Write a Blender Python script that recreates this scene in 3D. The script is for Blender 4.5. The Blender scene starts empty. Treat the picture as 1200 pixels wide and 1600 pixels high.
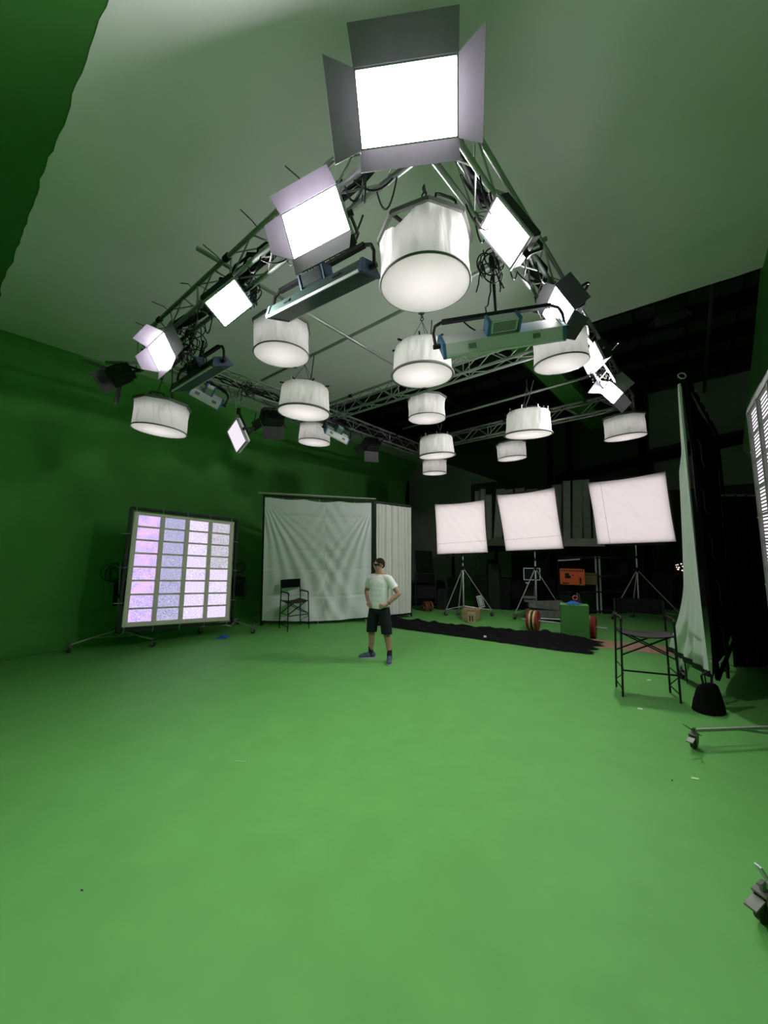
import bpy, bmesh, math, random
from math import sin, cos, pi, atan, radians, sqrt, atan2
from mathutils import Vector as V, Matrix as M, Euler, noise
random.seed(7)
SC = bpy.context.scene
COL = SC.collection

# ------------------------------------------------------------------ camera
FPX = 595.0
TILT = atan(46 / 595)
HC = 2.05
CT, ST = cos(TILT), sin(TILT)
CAMP = V((0, 0, HC))
cam = bpy.data.cameras.new('camera')
cam.sensor_fit = 'VERTICAL'
cam.sensor_height = 36
cam.lens = FPX / 1600 * 36
cam.clip_start = 0.05
camo = bpy.data.objects.new('camera', cam)
COL.objects.link(camo)
camo.location = CAMP
camo.rotation_euler = (pi / 2 + TILT, 0, 0)
SC.camera = camo

# room axes: A runs along the green wall, B runs towards it
A = V((sin(radians(38.8)), cos(radians(38.8)), 0))
B = V((-A.y, A.x, 0))
Z = V((0, 0, 1))


def ab(a, b, z=0.0):
    return A * a + B * b + Z * z


def ray(px, py):
    dx = (px - 600) / FPX
    u = (800 - py) / FPX
    return V((dx, CT - u * ST, ST + u * CT))


def onz(px, py, z):
    d = ray(px, py)
    return CAMP + d * ((z - HC) / d.z)


def dep(px, py, D):
    return CAMP + ray(px, py) * D


def ona(px, py, a):
    d = ray(px, py)
    return CAMP + d * (a / d.dot(A))


def onb(px, py, b):
    d = ray(px, py)
    return CAMP + d * (b / d.dot(B))


# ------------------------------------------------------------------ materials
def principled(name, col, rough=0.6, metal=0.0, var=0.0, scale=8.0, bump=0.0, bscale=60.0, spec=0.5, col2=None):
    m = bpy.data.materials.new(name)
    m.use_nodes = True
    nt = m.node_tree
    b = nt.nodes['Principled BSDF']
    b.inputs['Base Color'].default_value = (*col, 1)
    b.inputs['Roughness'].default_value = rough
    b.inputs['Metallic'].default_value = metal
    b.inputs['Specular IOR Level'].default_value = spec
    tc = nt.nodes.new('ShaderNodeTexCoord')
    if var > 0 or col2:
        n = nt.nodes.new('ShaderNodeTexNoise')
        n.inputs['Scale'].default_value = scale
        n.inputs['Detail'].default_value = 5
        nt.links.new(tc.outputs['Object'], n.inputs['Vector'])
        r = nt.nodes.new('ShaderNodeValToRGB')
        r.color_ramp.elements[0].position = 0.35
        r.color_ramp.elements[1].position = 0.68
        c2 = col2 or tuple(min(1, c * (1 + var)) for c in col)
        c1 = col if col2 else tuple(c * (1 - var) for c in col)
        r.color_ramp.elements[0].color = (*c1, 1)
        r.color_ramp.elements[1].color = (*c2, 1)
        nt.links.new(n.outputs['Fac'], r.inputs['Fac'])
        nt.links.new(r.outputs['Color'], b.inputs['Base Color'])
    if bump > 0:
        n2 = nt.nodes.new('ShaderNodeTexNoise')
        n2.inputs['Scale'].default_value = bscale
        n2.inputs['Detail'].default_value = 3
        nt.links.new(tc.outputs['Object'], n2.inputs['Vector'])
        bp = nt.nodes.new('ShaderNodeBump')
        bp.inputs['Strength'].default_value = bump
        bp.inputs['Distance'].default_value = 0.02
        nt.links.new(n2.outputs['Fac'], bp.inputs['Height'])
        nt.links.new(bp.outputs['Normal'], b.inputs['Normal'])
    return m


def emitter(name, col, strength):
    m = bpy.data.materials.new(name)
    m.use_nodes = True
    nt = m.node_tree
    nt.nodes.remove(nt.nodes['Principled BSDF'])
    e = nt.nodes.new('ShaderNodeEmission')
    e.inputs['Color'].default_value = (*col, 1)
    e.inputs['Strength'].default_value = strength
    nt.links.new(e.outputs[0], nt.nodes['Material Output'].inputs['Surface'])
    return m


def cloth(name, col, trans, bump=0.3, bscale=14.0, crease_shade=0.16, cs=3.0, zs=0.35):
    """thin white fabric that lets light through"""
    m = bpy.data.materials.new(name)
    m.use_nodes = True
    nt = m.node_tree
    nt.nodes.remove(nt.nodes['Principled BSDF'])
    d = nt.nodes.new('ShaderNodeBsdfDiffuse')
    t = nt.nodes.new('ShaderNodeBsdfTranslucent')
    d.inputs['Color'].default_value = (*col, 1)
    t.inputs['Color'].default_value = (*col, 1)
    mx = nt.nodes.new('ShaderNodeMixShader')
    mx.inputs['Fac'].default_value = trans
    nt.links.new(d.outputs[0], mx.inputs[1])
    nt.links.new(t.outputs[0], mx.inputs[2])
    nt.links.new(mx.outputs[0], nt.nodes['Material Output'].inputs['Surface'])
    tc = nt.nodes.new('ShaderNodeTexCoord')
    mp = nt.nodes.new('ShaderNodeMapping')
    mp.inputs['Scale'].default_value = (1, 1, 0.35)
    n = nt.nodes.new('ShaderNodeTexNoise')
    n.inputs['Scale'].default_value = bscale
    n.inputs['Detail'].default_value = 4
    nt.links.new(tc.outputs['Object'], mp.inputs['Vector'])
    nt.links.new(mp.outputs['Vector'], n.inputs['Vector'])
    # creases: wrinkle shading painted into the colour as thin wandering dark lines
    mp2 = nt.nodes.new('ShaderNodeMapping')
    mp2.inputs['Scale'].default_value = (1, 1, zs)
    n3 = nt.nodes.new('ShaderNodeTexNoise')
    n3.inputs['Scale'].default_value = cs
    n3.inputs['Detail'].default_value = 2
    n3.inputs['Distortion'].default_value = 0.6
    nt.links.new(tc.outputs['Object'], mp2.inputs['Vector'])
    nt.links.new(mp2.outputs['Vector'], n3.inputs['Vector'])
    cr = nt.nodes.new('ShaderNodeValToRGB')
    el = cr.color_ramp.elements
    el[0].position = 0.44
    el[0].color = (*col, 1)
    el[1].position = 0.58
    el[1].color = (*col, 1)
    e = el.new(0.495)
    e.color = (*[c * (1 - crease_shade) for c in col], 1)
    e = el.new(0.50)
    e.color = (*[c * (1 - crease_shade * 0.3) for c in col], 1)
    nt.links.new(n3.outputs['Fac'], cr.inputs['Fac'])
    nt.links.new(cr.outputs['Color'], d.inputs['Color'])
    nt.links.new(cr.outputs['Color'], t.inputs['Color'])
    bp = nt.nodes.new('ShaderNodeBump')
    bp.inputs['Strength'].default_value = bump
    bp.inputs['Distance'].default_value = 0.05
    nt.links.new(n.outputs['Fac'], bp.inputs['Height'])
    nt.links.new(bp.outputs['Normal'], d.inputs['Normal'])
    nt.links.new(bp.outputs['Normal'], t.inputs['Normal'])
    return m


def led_tile_mat(name, c1, c2, c3, strength, sx=55.0, sy=95.0, wave=0.5):
    """panel of tiny diodes: fine pixel grain and drifting bands of colour"""
    m = bpy.data.materials.new(name)
    m.use_nodes = True
    nt = m.node_tree
    nt.nodes.remove(nt.nodes['Principled BSDF'])
    tc = nt.nodes.new('ShaderNodeTexCoord')
    mp = nt.nodes.new('ShaderNodeMapping')
    mp.inputs['Scale'].default_value = (sx, sy, 1)
    oi = nt.nodes.new('ShaderNodeObjectInfo')
    add = nt.nodes.new('ShaderNodeVectorMath')
    add.operation = 'ADD'
    ml = nt.nodes.new('ShaderNodeMath')
    ml.operation = 'MULTIPLY'
    ml.inputs[1].default_value = 37.0
    nt.links.new(oi.outputs['Random'], ml.inputs[0])
    nt.links.new(tc.outputs['Object'], add.inputs[0])
    nt.links.new(ml.outputs[0], add.inputs[1])
    n = nt.nodes.new('ShaderNodeTexNoise')
    n.inputs['Scale'].default_value = 1.0
    n.inputs['Detail'].default_value = 2
    nt.links.new(add.outputs[0], mp.inputs['Vector'])
    nt.links.new(mp.outputs['Vector'], n.inputs['Vector'])
    r = nt.nodes.new('ShaderNodeValToRGB')
    r.color_ramp.elements[0].position = 0.34
    r.color_ramp.elements[1].position = 0.66
    r.color_ramp.elements[0].color = (*c1, 1)
    r.color_ramp.elements[1].color = (*c2, 1)
    nt.links.new(n.outputs['Fac'], r.inputs['Fac'])
    n2 = nt.nodes.new('ShaderNodeTexNoise')
    n2.inputs['Scale'].default_value = 2.3
    n2.inputs['Detail'].default_value = 1
    n2.inputs['Distortion'].default_value = 1.5
    nt.links.new(add.outputs[0], n2.inputs['Vector'])
    r2 = nt.nodes.new('ShaderNodeValToRGB')
    r2.color_ramp.elements[0].position = 0.42
    r2.color_ramp.elements[1].position = 0.62
    r2.color_ramp.elements[0].color = (0, 0, 0, 1)
    r2.color_ramp.elements[1].color = (wave, wave, wave, 1)
    nt.links.new(n2.outputs['Fac'], r2.inputs['Fac'])
    mx = nt.nodes.new('ShaderNodeMixRGB')
    mx.inputs['Color2'].default_value = (*c3, 1)
    nt.links.new(r2.outputs['Color'], mx.inputs['Fac'])
    nt.links.new(r.outputs['Color'], mx.inputs['Color1'])
    e = nt.nodes.new('ShaderNodeEmission')
    e.inputs['Strength'].default_value = strength
    nt.links.new(mx.outputs['Color'], e.inputs['Color'])
    nt.links.new(e.outputs[0], nt.nodes['Material Output'].inputs['Surface'])
    return m


def strip_mat(name, strength):
    """rows of lit diode strips with dark gaps between them"""
    m = bpy.data.materials.new(name)
    m.use_nodes = True
    nt = m.node_tree
    nt.nodes.remove(nt.nodes['Principled BSDF'])
    tc = nt.nodes.new('ShaderNodeTexCoord')
    sp = nt.nodes.new('ShaderNodeSeparateXYZ')
    nt.links.new(tc.outputs['Object'], sp.inputs[0])
    mu = nt.nodes.new('ShaderNodeMath')
    mu.operation = 'MULTIPLY'
    mu.inputs[1].default_value = 58.0
    nt.links.new(sp.outputs['Y'], mu.inputs[0])
    w = nt.nodes.new('ShaderNodeMath')
    w.operation = 'PINGPONG'
    w.inputs[1].default_value = 1.0
    nt.links.new(mu.outputs[0], w.inputs[0])
    r = nt.nodes.new('ShaderNodeValToRGB')
    r.color_ramp.elements[0].position = 0.38
    r.color_ramp.elements[1].position = 0.58
    r.color_ramp.elements[0].color = (0.05, 0.045, 0.05, 1)
    r.color_ramp.elements[1].color = (1, 0.95, 1, 1)
    nt.links.new(w.outputs[0], r.inputs['Fac'])
    e = nt.nodes.new('ShaderNodeEmission')
    e.inputs['Strength'].default_value = strength
    nt.links.new(r.outputs['Color'], e.inputs['Color'])
    nt.links.new(e.outputs[0], nt.nodes['Material Output'].inputs['Surface'])
    return m


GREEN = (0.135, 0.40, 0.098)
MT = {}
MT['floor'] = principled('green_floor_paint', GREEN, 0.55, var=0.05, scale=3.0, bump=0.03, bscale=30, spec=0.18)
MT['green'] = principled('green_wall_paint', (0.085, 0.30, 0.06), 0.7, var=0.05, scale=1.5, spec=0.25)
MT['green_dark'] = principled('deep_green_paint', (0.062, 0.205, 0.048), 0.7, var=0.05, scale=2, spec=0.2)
MT['ceil'] = principled('grey_ceiling_paint', (0.82, 0.82, 0.81), 0.85, var=0.04, scale=0.7, spec=0.2)
MT['roof'] = principled('dark_roof_sheet', (0.050, 0.058, 0.050), 0.8, var=0.15, scale=1.2, spec=0.1)
MT['beam'] = principled('black_roof_steel', (0.010, 0.010, 0.010), 0.8, spec=0.1)
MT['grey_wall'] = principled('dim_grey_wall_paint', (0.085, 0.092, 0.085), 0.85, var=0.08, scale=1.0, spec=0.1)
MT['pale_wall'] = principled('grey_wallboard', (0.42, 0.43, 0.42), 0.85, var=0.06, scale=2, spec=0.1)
MT['ply'] = principled('bare_plywood', (0.42, 0.25, 0.17), 0.7, var=0.15, scale=9)
MT['alu'] = principled('truss_aluminium', (0.40, 0.42, 0.40), 0.42, metal=0.75, var=0.08, scale=6)
MT['steel'] = principled('chrome_steel', (0.50, 0.50, 0.48), 0.38, metal=0.4)
MT['black'] = principled('black_powder_coat', (0.008, 0.008, 0.009), 0.5, spec=0.3)
MT['black_matt'] = principled('black_cloth', (0.008, 0.008, 0.009), 0.95, var=0.3, scale=25, bump=0.2, spec=0.1)
MT['void'] = principled('black_velvet', (0.003, 0.003, 0.003), 1.0, spec=0.02)
MT['rubber'] = principled('dark_rubber', (0.03, 0.03, 0.03), 0.7)
MT['flap'] = principled('dark_grey_barn_door_metal', (0.175, 0.15, 0.195), 0.5, var=0.05, scale=10)
MT['flap_black'] = principled('black_barn_door_metal', (0.014, 0.014, 0.016), 0.55)
MT['bezel'] = principled('grey_bezel', (0.30, 0.29, 0.31), 0.4)
for _k, _s in (('P1', 36.0), ('P2', 98.0), ('P3', 26.0), ('P4', 300.0), ('P5', 30.0), ('P6', 75.0), ('P7', 105.0), ('P8', 270.0)):
    MT['panel_' + _k] = emitter('lit_softlight_panel', (1.0, 0.98, 0.99), _s)
MT['panel_dim'] = emitter('dim_softlight_panel', (0.95, 0.86, 0.97), 0.82)
MT['plate'] = emitter('spacelight_diodes', (1.0, 0.95, 0.95), 5.6)
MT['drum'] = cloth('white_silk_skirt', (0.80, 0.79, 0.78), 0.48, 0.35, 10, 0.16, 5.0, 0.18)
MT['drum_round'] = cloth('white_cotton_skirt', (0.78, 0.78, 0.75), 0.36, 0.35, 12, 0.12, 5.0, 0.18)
MT['hoop'] = principled('grey_hoop', (0.16, 0.16, 0.15), 0.6)
MT['blue'] = principled('steel_blue_plastic', (0.035, 0.13, 0.25), 0.45)
MT['silver'] = principled('brushed_silver', (0.60, 0.61, 0.63), 0.45)
MT['mesh_grey'] = principled('perforated_grey', (0.20, 0.20, 0.20), 0.6, var=0.5, scale=120)
MT['tube_green'] = principled('dark_blue_housing', (0.022, 0.040, 0.034), 0.30, spec=0.4)
MT['blue_dark'] = principled('dark_blue_end_plastic', (0.018, 0.045, 0.085), 0.45)
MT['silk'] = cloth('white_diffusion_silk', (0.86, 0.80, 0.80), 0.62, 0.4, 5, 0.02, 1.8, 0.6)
MT['drum_base'] = cloth('white_diffuser_disc', (0.80, 0.77, 0.765), 0.62, 0.1, 6, 0.0)
MT['mat_led'] = emitter('led_mat', (1.0, 0.93, 0.95), 1.24)
MT['curtain'] = principled('white_cotton_curtain', (0.74, 0.755, 0.77), 0.9, var=0.03, scale=3, bump=0.15, bscale=9, spec=0.1)
MT['sheet'] = principled('white_sheet_cotton', (0.78, 0.80, 0.79), 0.9, var=0.03, scale=3, bump=0.12, bscale=9, spec=0.1)
MT['curtain_warm'] = principled('ivory_cotton_curtain', (0.72, 0.70, 0.66), 0.9, var=0.03, scale=3, bump=0.1, bscale=9, spec=0.1)
MT['led_frame'] = principled('cream_frame_paint', (0.74, 0.68, 0.61), 0.6)
MT['tile_p'] = led_tile_mat('diodes_violet', (0.26, 0.22, 0.70), (0.78, 0.60, 0.95), (0.80, 0.50, 0.74), 1.1, wave=0.6)
MT['tile_g'] = led_tile_mat('diodes_blue_grey', (0.18, 0.17, 0.40), (0.62, 0.60, 0.78), (0.42, 0.40, 0.62), 1.0, wave=0.3)
MT['tile_w'] = led_tile_mat('diodes_lilac_white', (0.40, 0.33, 0.66), (0.92, 0.82, 1.0), (0.70, 0.62, 0.90), 1.1, wave=0.3)
MT['tile_k'] = led_tile_mat('diodes_pale_grey', (0.20, 0.19, 0.32), (0.85, 0.80, 0.86), (0.55, 0.52, 0.62), 0.95, wave=0.3)
MT['tile_s'] = strip_mat('diode_strips', 1.15)
MT['tile_back'] = principled('tile_housing', (0.10, 0.10, 0.11), 0.6)
MT['skin'] = principled('skin', (0.40, 0.22, 0.15), 0.55, var=0.06, scale=20)
MT['shirt'] = principled('white_tshirt_cotton', (0.74, 0.75, 0.73), 0.9, var=0.02, scale=8, bump=0.25, bscale=14, spec=0.1)
MT['shorts'] = principled('black_shorts_fabric', (0.010, 0.012, 0.016), 0.85, bump=0.2, bscale=20, spec=0.2)
MT['hair'] = principled('dark_brown_hair', (0.013, 0.009, 0.006), 0.8, spec=0.2, bump=0.4, bscale=120)
MT['lens'] = principled('mirrored_dark_lens', (0.05, 0.05, 0.06), 0.08, metal=0.6)
MT['shoe'] = principled('blue_grey_trainer_mesh', (0.04, 0.065, 0.16), 0.7, col2=(0.09, 0.10, 0.15), scale=14)
MT['sole'] = principled('pale_trainer_sole', (0.42, 0.45, 0.50), 0.6)
MT['sock'] = principled('black_sock', (0.012, 0.012, 0.013), 0.9)
MT['card_light'] = principled('pale_cardboard', (0.44, 0.33, 0.19), 0.85, var=0.1, scale=12)
MT['card'] = principled('brown_cardboard', (0.34, 0.25, 0.13), 0.85, var=0.1, scale=12)
MT['orange'] = principled('orange_plastic', (0.75, 0.12, 0.03), 0.5)
MT['olive'] = principled('olive_plastic', (0.14, 0.13, 0.035), 0.6)
MT['red'] = principled('red_rubber_plate', (0.30, 0.02, 0.015), 0.5)
MT['yellow'] = principled('cream_yellow_rubber_plate', (0.62, 0.50, 0.20), 0.5)
MT['blue_cloth'] = principled('bright_blue_cloth', (0.02, 0.12, 0.42), 0.85, bump=0.3, bscale=30)
MT['seat'] = principled('dark_grey_canvas', (0.06, 0.055, 0.055), 0.9, bump=0.2, bscale=80, spec=0.1)
MT['cart'] = principled('worn_grey_metal', (0.20, 0.20, 0.185), 0.5, metal=0.4, var=0.25, scale=9)
MT['flat'] = principled('grey_painted_flat', (0.46, 0.47, 0.44), 0.85, var=0.12, scale=4)
MT['dark_gear'] = principled('black_case_plastic', (0.007, 0.007, 0.008), 0.7, spec=0.2)
MT['dim_gear'] = principled('dark_grey_plastic', (0.022, 0.024, 0.023), 0.7, spec=0.2)
MT['white_tag'] = principled('white_paper', (0.62, 0.64, 0.64), 0.8)
MT['tape_white'] = principled('white_tape', (0.75, 0.80, 0.72), 0.7)
MT['tape_lime'] = principled('lime_tape', (0.50, 0.85, 0.30), 0.7)
MT['rope'] = principled('white_cord', (0.45, 0.46, 0.44), 0.8)
MT['bronze'] = principled('rusty_orange_rubber', (0.22, 0.08, 0.03), 0.6)
MT['bulb'] = emitter('warm_bulbs', (1.0, 0.80, 0.65), 1.6)
MT['pink'] = principled('pink_plastic', (0.62, 0.16, 0.18), 0.5)

# ------------------------------------------------------------------ object helpers
ROOT = {}
COUNT = {}


def uname(n):
    c = COUNT.get(n, 0)
    COUNT[n] = c + 1
    return n if c == 0 else '%s.%03d' % (n, c)


def frame(loc, rx=None, ry=None, rz=None):
    """matrix from origin and columns"""
    m = M.Identity(4)
    for i, c in enumerate((rx, ry, rz)):
        for k in range(3):
            m[k][i] = c[k]
    for k in range(3):
        m[k][3] = loc[k]
    return m


def yaw(loc, ang):
    return M.Translation(V(loc)) @ M.Rotation(ang, 4, 'Z')


def face_to(loc, d):
    """local -Y points along horizontal direction d"""
    return yaw(loc, atan2(d[1], d[0]) + pi / 2)


def thing(name, label, cat, mat=None, group=None):
    o = bpy.data.objects.new(uname(name), None)
    o.empty_display_size = 0.1
    COL.objects.link(o)
    if mat is None:
        mat = M.Identity(4)
    elif not isinstance(mat, M):
        mat = M.Translation(V(mat))
    o.matrix_world = mat
    ROOT[o] = mat.copy()
    tag(o, label, cat, group)
    return o


def tag(o, label, cat, group=None, kind=None):
    o['label'] = label
    o['category'] = cat
    if group:
        o['group'] = group
    if kind:
        o['kind'] = kind
    return o


class MB:
    """collects shapes for ONE mesh object"""

    def __init__(s):
        s.v = []
        s.f = []

    def add(s, vs, fs):
        n = len(s.v)
        s.v += [V(p) for p in vs]
        s.f += [tuple(i + n for i in f) for f in fs]
        return s

    def box(s, c, size, m=None, bev=0.0):
        hx, hy, hz = (x / 2 for x in size)
        c = V(c)
        if bev <= 0:
            vs = [V((x, y, z)) for x in (-hx, hx) for y in (-hy, hy) for z in (-hz, hz)]
            fs = [(0, 1, 3, 2), (4, 6, 7, 5), (0, 4, 5, 1), (2, 3, 7, 6), (0, 2, 6, 4), (1, 5, 7, 3)]
        else:
            bm = bmesh.new()
            bmesh.ops.create_cube(bm, size=1)
            for q in bm.verts:
                q.co = V((q.co.x * size[0], q.co.y * size[1], q.co.z * size[2]))
            bmesh.ops.bevel(bm, geom=bm.edges[:], offset=min(bev, min(size) * 0.45), segments=2, affect='EDGES')
            bm.verts.ensure_lookup_table()
            vs = [q.co.copy() for q in bm.verts]
            fs = [[w.index for w in f.verts] for f in bm.faces]
            bm.free()
        if m is not None:
            vs = [m @ p for p in vs]
        return s.add([p + c for p in vs], fs)

    def hexa(s, pts):
        """8 points: bottom quad then top quad"""
        return s.add(pts, [(3, 2, 1, 0), (4, 5, 6, 7), (0, 1, 5, 4), (1, 2, 6, 5), (2, 3, 7, 6), (3, 0, 4, 7)])

    def cyl(s, p0, p1, r, r1=None, seg=10, cap=True):
        p0, p1 = V(p0), V(p1)
        r1 = r if r1 is None else r1
        d = p1 - p0
        if d.length < 1e-6:
            return s
        q = d.normalized().to_track_quat('Z', 'Y')
        vs = []
        for p, rr in ((p0, r), (p1, r1)):
            for i in range(seg):
                a = 2 * pi * i / seg
                vs.append(p + q @ V((cos(a) * rr, sin(a) * rr, 0)))
        fs = [(i, (i + 1) % seg, seg + (i + 1) % seg, seg + i) for i in range(seg)]
        if cap:
            fs += [tuple(range(seg - 1, -1, -1)), tuple(range(seg, 2 * seg))]
        return s.add(vs, fs)

    def tube(s, pts, r, seg=6):
        pts = [V(p) for p in pts]
        rings = []
        up = None
        for i, p in enumerate(pts):
            a = pts[max(0, i - 1)]
            b = pts[min(len(pts) - 1, i + 1)]
            d = (b - a).normalized()
            if up is None:
                up = d.orthogonal().normalized()
            up = (up - d * up.dot(d))
            up = up.normalized() if up.length > 1e-5 else d.orthogonal().normalized()
            w = d.cross(up)
            rings.append([p + up * cos(2 * pi * k / seg) * r + w * sin(2 * pi * k / seg) * r for k in range(seg)])
        vs = [q for ring in rings for q in ring]
        fs = []
        for i in range(len(rings) - 1):
            for k in range(seg):
                fs.append((i * seg + k, i * seg + (k + 1) % seg, (i + 1) * seg + (k + 1) % seg, (i + 1) * seg + k))
        fs += [tuple(range(seg - 1, -1, -1)), tuple((len(rings) - 1) * seg + k for k in range(seg))]
        return s.add(vs, fs)

    def bar(s, p0, p1, w, h, up=None):
        p0, p1 = V(p0), V(p1)
        d = (p1 - p0).normalized()
        up = V(up) if up is not None else Z
        sd = d.cross(up)
        if sd.length < 1e-4:
            sd = d.cross(V((1, 0, 0)))
        sd.normalize()
        u = sd.cross(d).normalized()
        q = []
        for p in (p0, p1):
            for x, y in ((-1, -1), (1, -1), (1, 1), (-1, 1)):
                q.append(p + sd * x * w / 2 + u * y * h / 2)
        return s.hexa(q)

    def sphere(s, c, r, seg=10, rings=6, sc=(1, 1, 1), m=None):
        c = V(c)
        vs = []
        for i in range(1, rings):
            t = pi * i / rings
            for k in range(seg):
                a = 2 * pi * k / seg
                vs.append(V((sin(t) * cos(a) * r * sc[0], sin(t) * sin(a) * r * sc[1], cos(t) * r * sc[2])))
        vs.append(V((0, 0, r * sc[2])))
        vs.append(V((0, 0, -r * sc[2])))
        fs = []
        for i in range(rings - 2):
            for k in range(seg):
                fs.append((i * seg + k, (i + 1) * seg + k, (i + 1) * seg + (k + 1) % seg, i * seg + (k + 1) % seg))
        t, b = len(vs) - 2, len(vs) - 1
        for k in range(seg):
            fs.append((t, k, (k + 1) % seg))
            fs.append((b, (rings - 2) * seg + (k + 1) % seg, (rings - 2) * seg + k))
        if m is not None:
            vs = [m @ p for p in vs]
        return s.add([p + c for p in vs], fs)

    def torus(s, c, R, r, n=V((0, 0, 1)), seg=32, sub=6, a0=0.0, a1=2 * pi):
        q = V(n).normalized().to_track_quat('Z', 'Y')
        closed = abs(a1 - a0 - 2 * pi) < 1e-6
        N = seg if closed else seg + 1
        vs = []
        for i in range(N):
            a = a0 + (a1 - a0) * i / seg
            for k in range(sub):
                t = 2 * pi * k / sub
                vs.append(V(c) + q @ V(((R + r * cos(t)) * cos(a), (R + r * cos(t)) * sin(a), r * sin(t))))
        fs = []
        for i in range(seg):
            j = (i + 1) % N
            for k in range(sub):
                fs.append((i * sub + k, j * sub + k, j * sub + (k + 1) % sub, i * sub + (k + 1) % sub))
        return s.add(vs, fs)

    def grid(s, fn, nu, nv, thick=0.0):
        """fn(u,v)->point; thick gives the sheet a second face"""
        vs = [V(fn(i / nu, j / nv)) for j in range(nv + 1) for i in range(nu + 1)]
        fs = [(j * (nu + 1) + i, j * (nu + 1) + i + 1, (j + 1) * (nu + 1) + i + 1, (j + 1) * (nu + 1) + i)
              for j in range(nv) for i in range(nu)]
        return s.add(vs, fs)

    def slab(s, quad, th, n=None):
        quad = [V(p) for p in quad]
        if n is None:
            n = (quad[1] - quad[0]).cross(quad[3] - quad[0]).normalized()
        n = V(n) * th
        return s.hexa([p for p in quad] + [p + n for p in quad])

    def prism(s, poly, d):
        """polygon (list of points) extruded along vector d"""
        poly = [V(p) for p in poly]
        n = len(poly)
        d = V(d)
        fs = [tuple(range(n - 1, -1, -1)), tuple(range(n, 2 * n))]
        fs += [(i, (i + 1) % n, n + (i + 1) % n, n + i) for i in range(n)]
        return s.add(poly + [p + d for p in poly], fs)

    def build(s, name, mat, parent=None, world=False, smooth=False, label=None):
        me = bpy.data.meshes.new(name)
        vs = s.v
        r = None
        p = parent
        while p is not None:
            r = ROOT.get(p, r)
            p = p.parent
        if world and r is not None:
            inv = r.inverted()
            vs = [inv @ q for q in vs]
        me.from_pydata([tuple(q) for q in vs], [], s.f)
        me.update()
        bm = bmesh.new()
        bm.from_mesh(me)
        bmesh.ops.recalc_face_normals(bm, faces=bm.faces)
        bm.to_mesh(me)
        bm.free()
        if smooth:
            for f in me.polygons:
                f.use_smooth = True
        me.materials.append(MT[mat] if isinstance(mat, str) else mat)
        o = bpy.data.objects.new(uname(name), me)
        COL.objects.link(o)
        if parent is not None:
            o.parent = parent
        if label:
            o['label'] = label
        return o


def smooth_edges(o, ang=40):
    me = o.data
    for f in me.polygons:
        f.use_smooth = True
    try:
        me.set_sharp_from_angle(angle=radians(ang))
    except Exception:
        pass
    return o


def struct(name, mb, mat, label, cat, smooth=False):
    o = mb.build(name, mat, smooth=smooth)
    return tag(o, label, cat, kind='structure')


def single(name, mb, mat, label, cat, loc, group=None, smooth=False):
    """a thing that is one mesh; origin at its base"""
    loc = V(loc)
    mb.v = [p - loc for p in mb.v]
    o = mb.build(name, mat, smooth=smooth)
    o.location = loc
    return tag(o, label, cat, group)


def dup(root, mat, label, group=None):
    """copy of a thing with copies of its parts and sub-parts"""
    base = root.name.split('.')[0]
    r = root.copy()
    r.name = uname(base)
    COL.objects.link(r)
    r.matrix_world = mat
    ROOT[r] = mat.copy()
    r['label'] = label
    if group:
        r['group'] = group
    for ch in list(root.children):
        c = ch.copy()
        c.name = uname(ch.name.split('.')[0])
        COL.objects.link(c)
        c.parent = r
        for g in list(ch.children):
            d = g.copy()
            d.name = uname(g.name.split('.')[0])
            COL.objects.link(d)
            d.parent = c
    return r


def sag(p0, p1, drop, n=14, wob=0.0, seed=0):
    p0, p1 = V(p0), V(p1)
    rnd = random.Random(seed)
    out = []
    for i in range(n + 1):
        t = i / n
        p = p0.lerp(p1, t)
        p.z -= drop * 4 * t * (1 - t)
        if wob and 0 < i < n:
            p += V((rnd.uniform(-wob, wob), rnd.uniform(-wob, wob), rnd.uniform(-wob, wob)))
        out.append(p)
    return out

# ================================================================== SETTING
CZ = 6.0


def w1b(a):
    return 9.83 + 0.0445 * a


def flat_poly(pts, z0, z1):
    mb = MB()
    mb.prism([ab(a, b, z0) for a, b in pts], V((0, 0, z1 - z0)))
    return mb


# floor
struct('floor', flat_poly([(-4, -3.5), (16.2, -3.5), (16.2, 12.8), (-4, 12.8)], -0.12, 0.0), 'floor',
       'bright green painted studio floor running to the dark storage area', 'floor')

# ceiling, grey paint with hand-painted edges
rnd = random.Random(3)


def jag(t0, t1, n, amp, seed):
    r = random.Random(seed)
    out = []
    off = 0
    for i in range(n + 1):
        t = t0 + (t1 - t0) * i / n
        if r.random() < 0.3:
            off = r.uniform(-amp, amp)
        out.append((t, off * 0.6 + r.uniform(-amp, amp) * 0.35))
    return out


left = [(0.675 + o, b) for b, o in jag(10.5, -1.05, 90, 0.022, 5)]
right = [(7.50 + o, b) for b, o in jag(-1.05, 9.3, 60, 0.018, 9)]
pts = left + right + [(16.2, 9.55), (16.2, 10.6)]
struct('ceiling', flat_poly(pts, CZ, CZ + 0.004), 'ceil',
       'grey painted studio ceiling with a ragged hand-painted border', 'ceiling')
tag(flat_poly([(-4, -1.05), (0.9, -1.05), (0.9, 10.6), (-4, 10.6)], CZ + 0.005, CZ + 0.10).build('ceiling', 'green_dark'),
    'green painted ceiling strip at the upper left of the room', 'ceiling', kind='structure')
# beam strip painted green that carries on past the ceiling edge
struct('trim_1', flat_poly([(7.45, 2.30), (7.45, 2.72), (14.9, 2.62), (14.9, 1.95)], CZ, CZ + 0.3), 'green',
       'green painted beam running on past the ceiling into the dark roof', 'beam')
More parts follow.
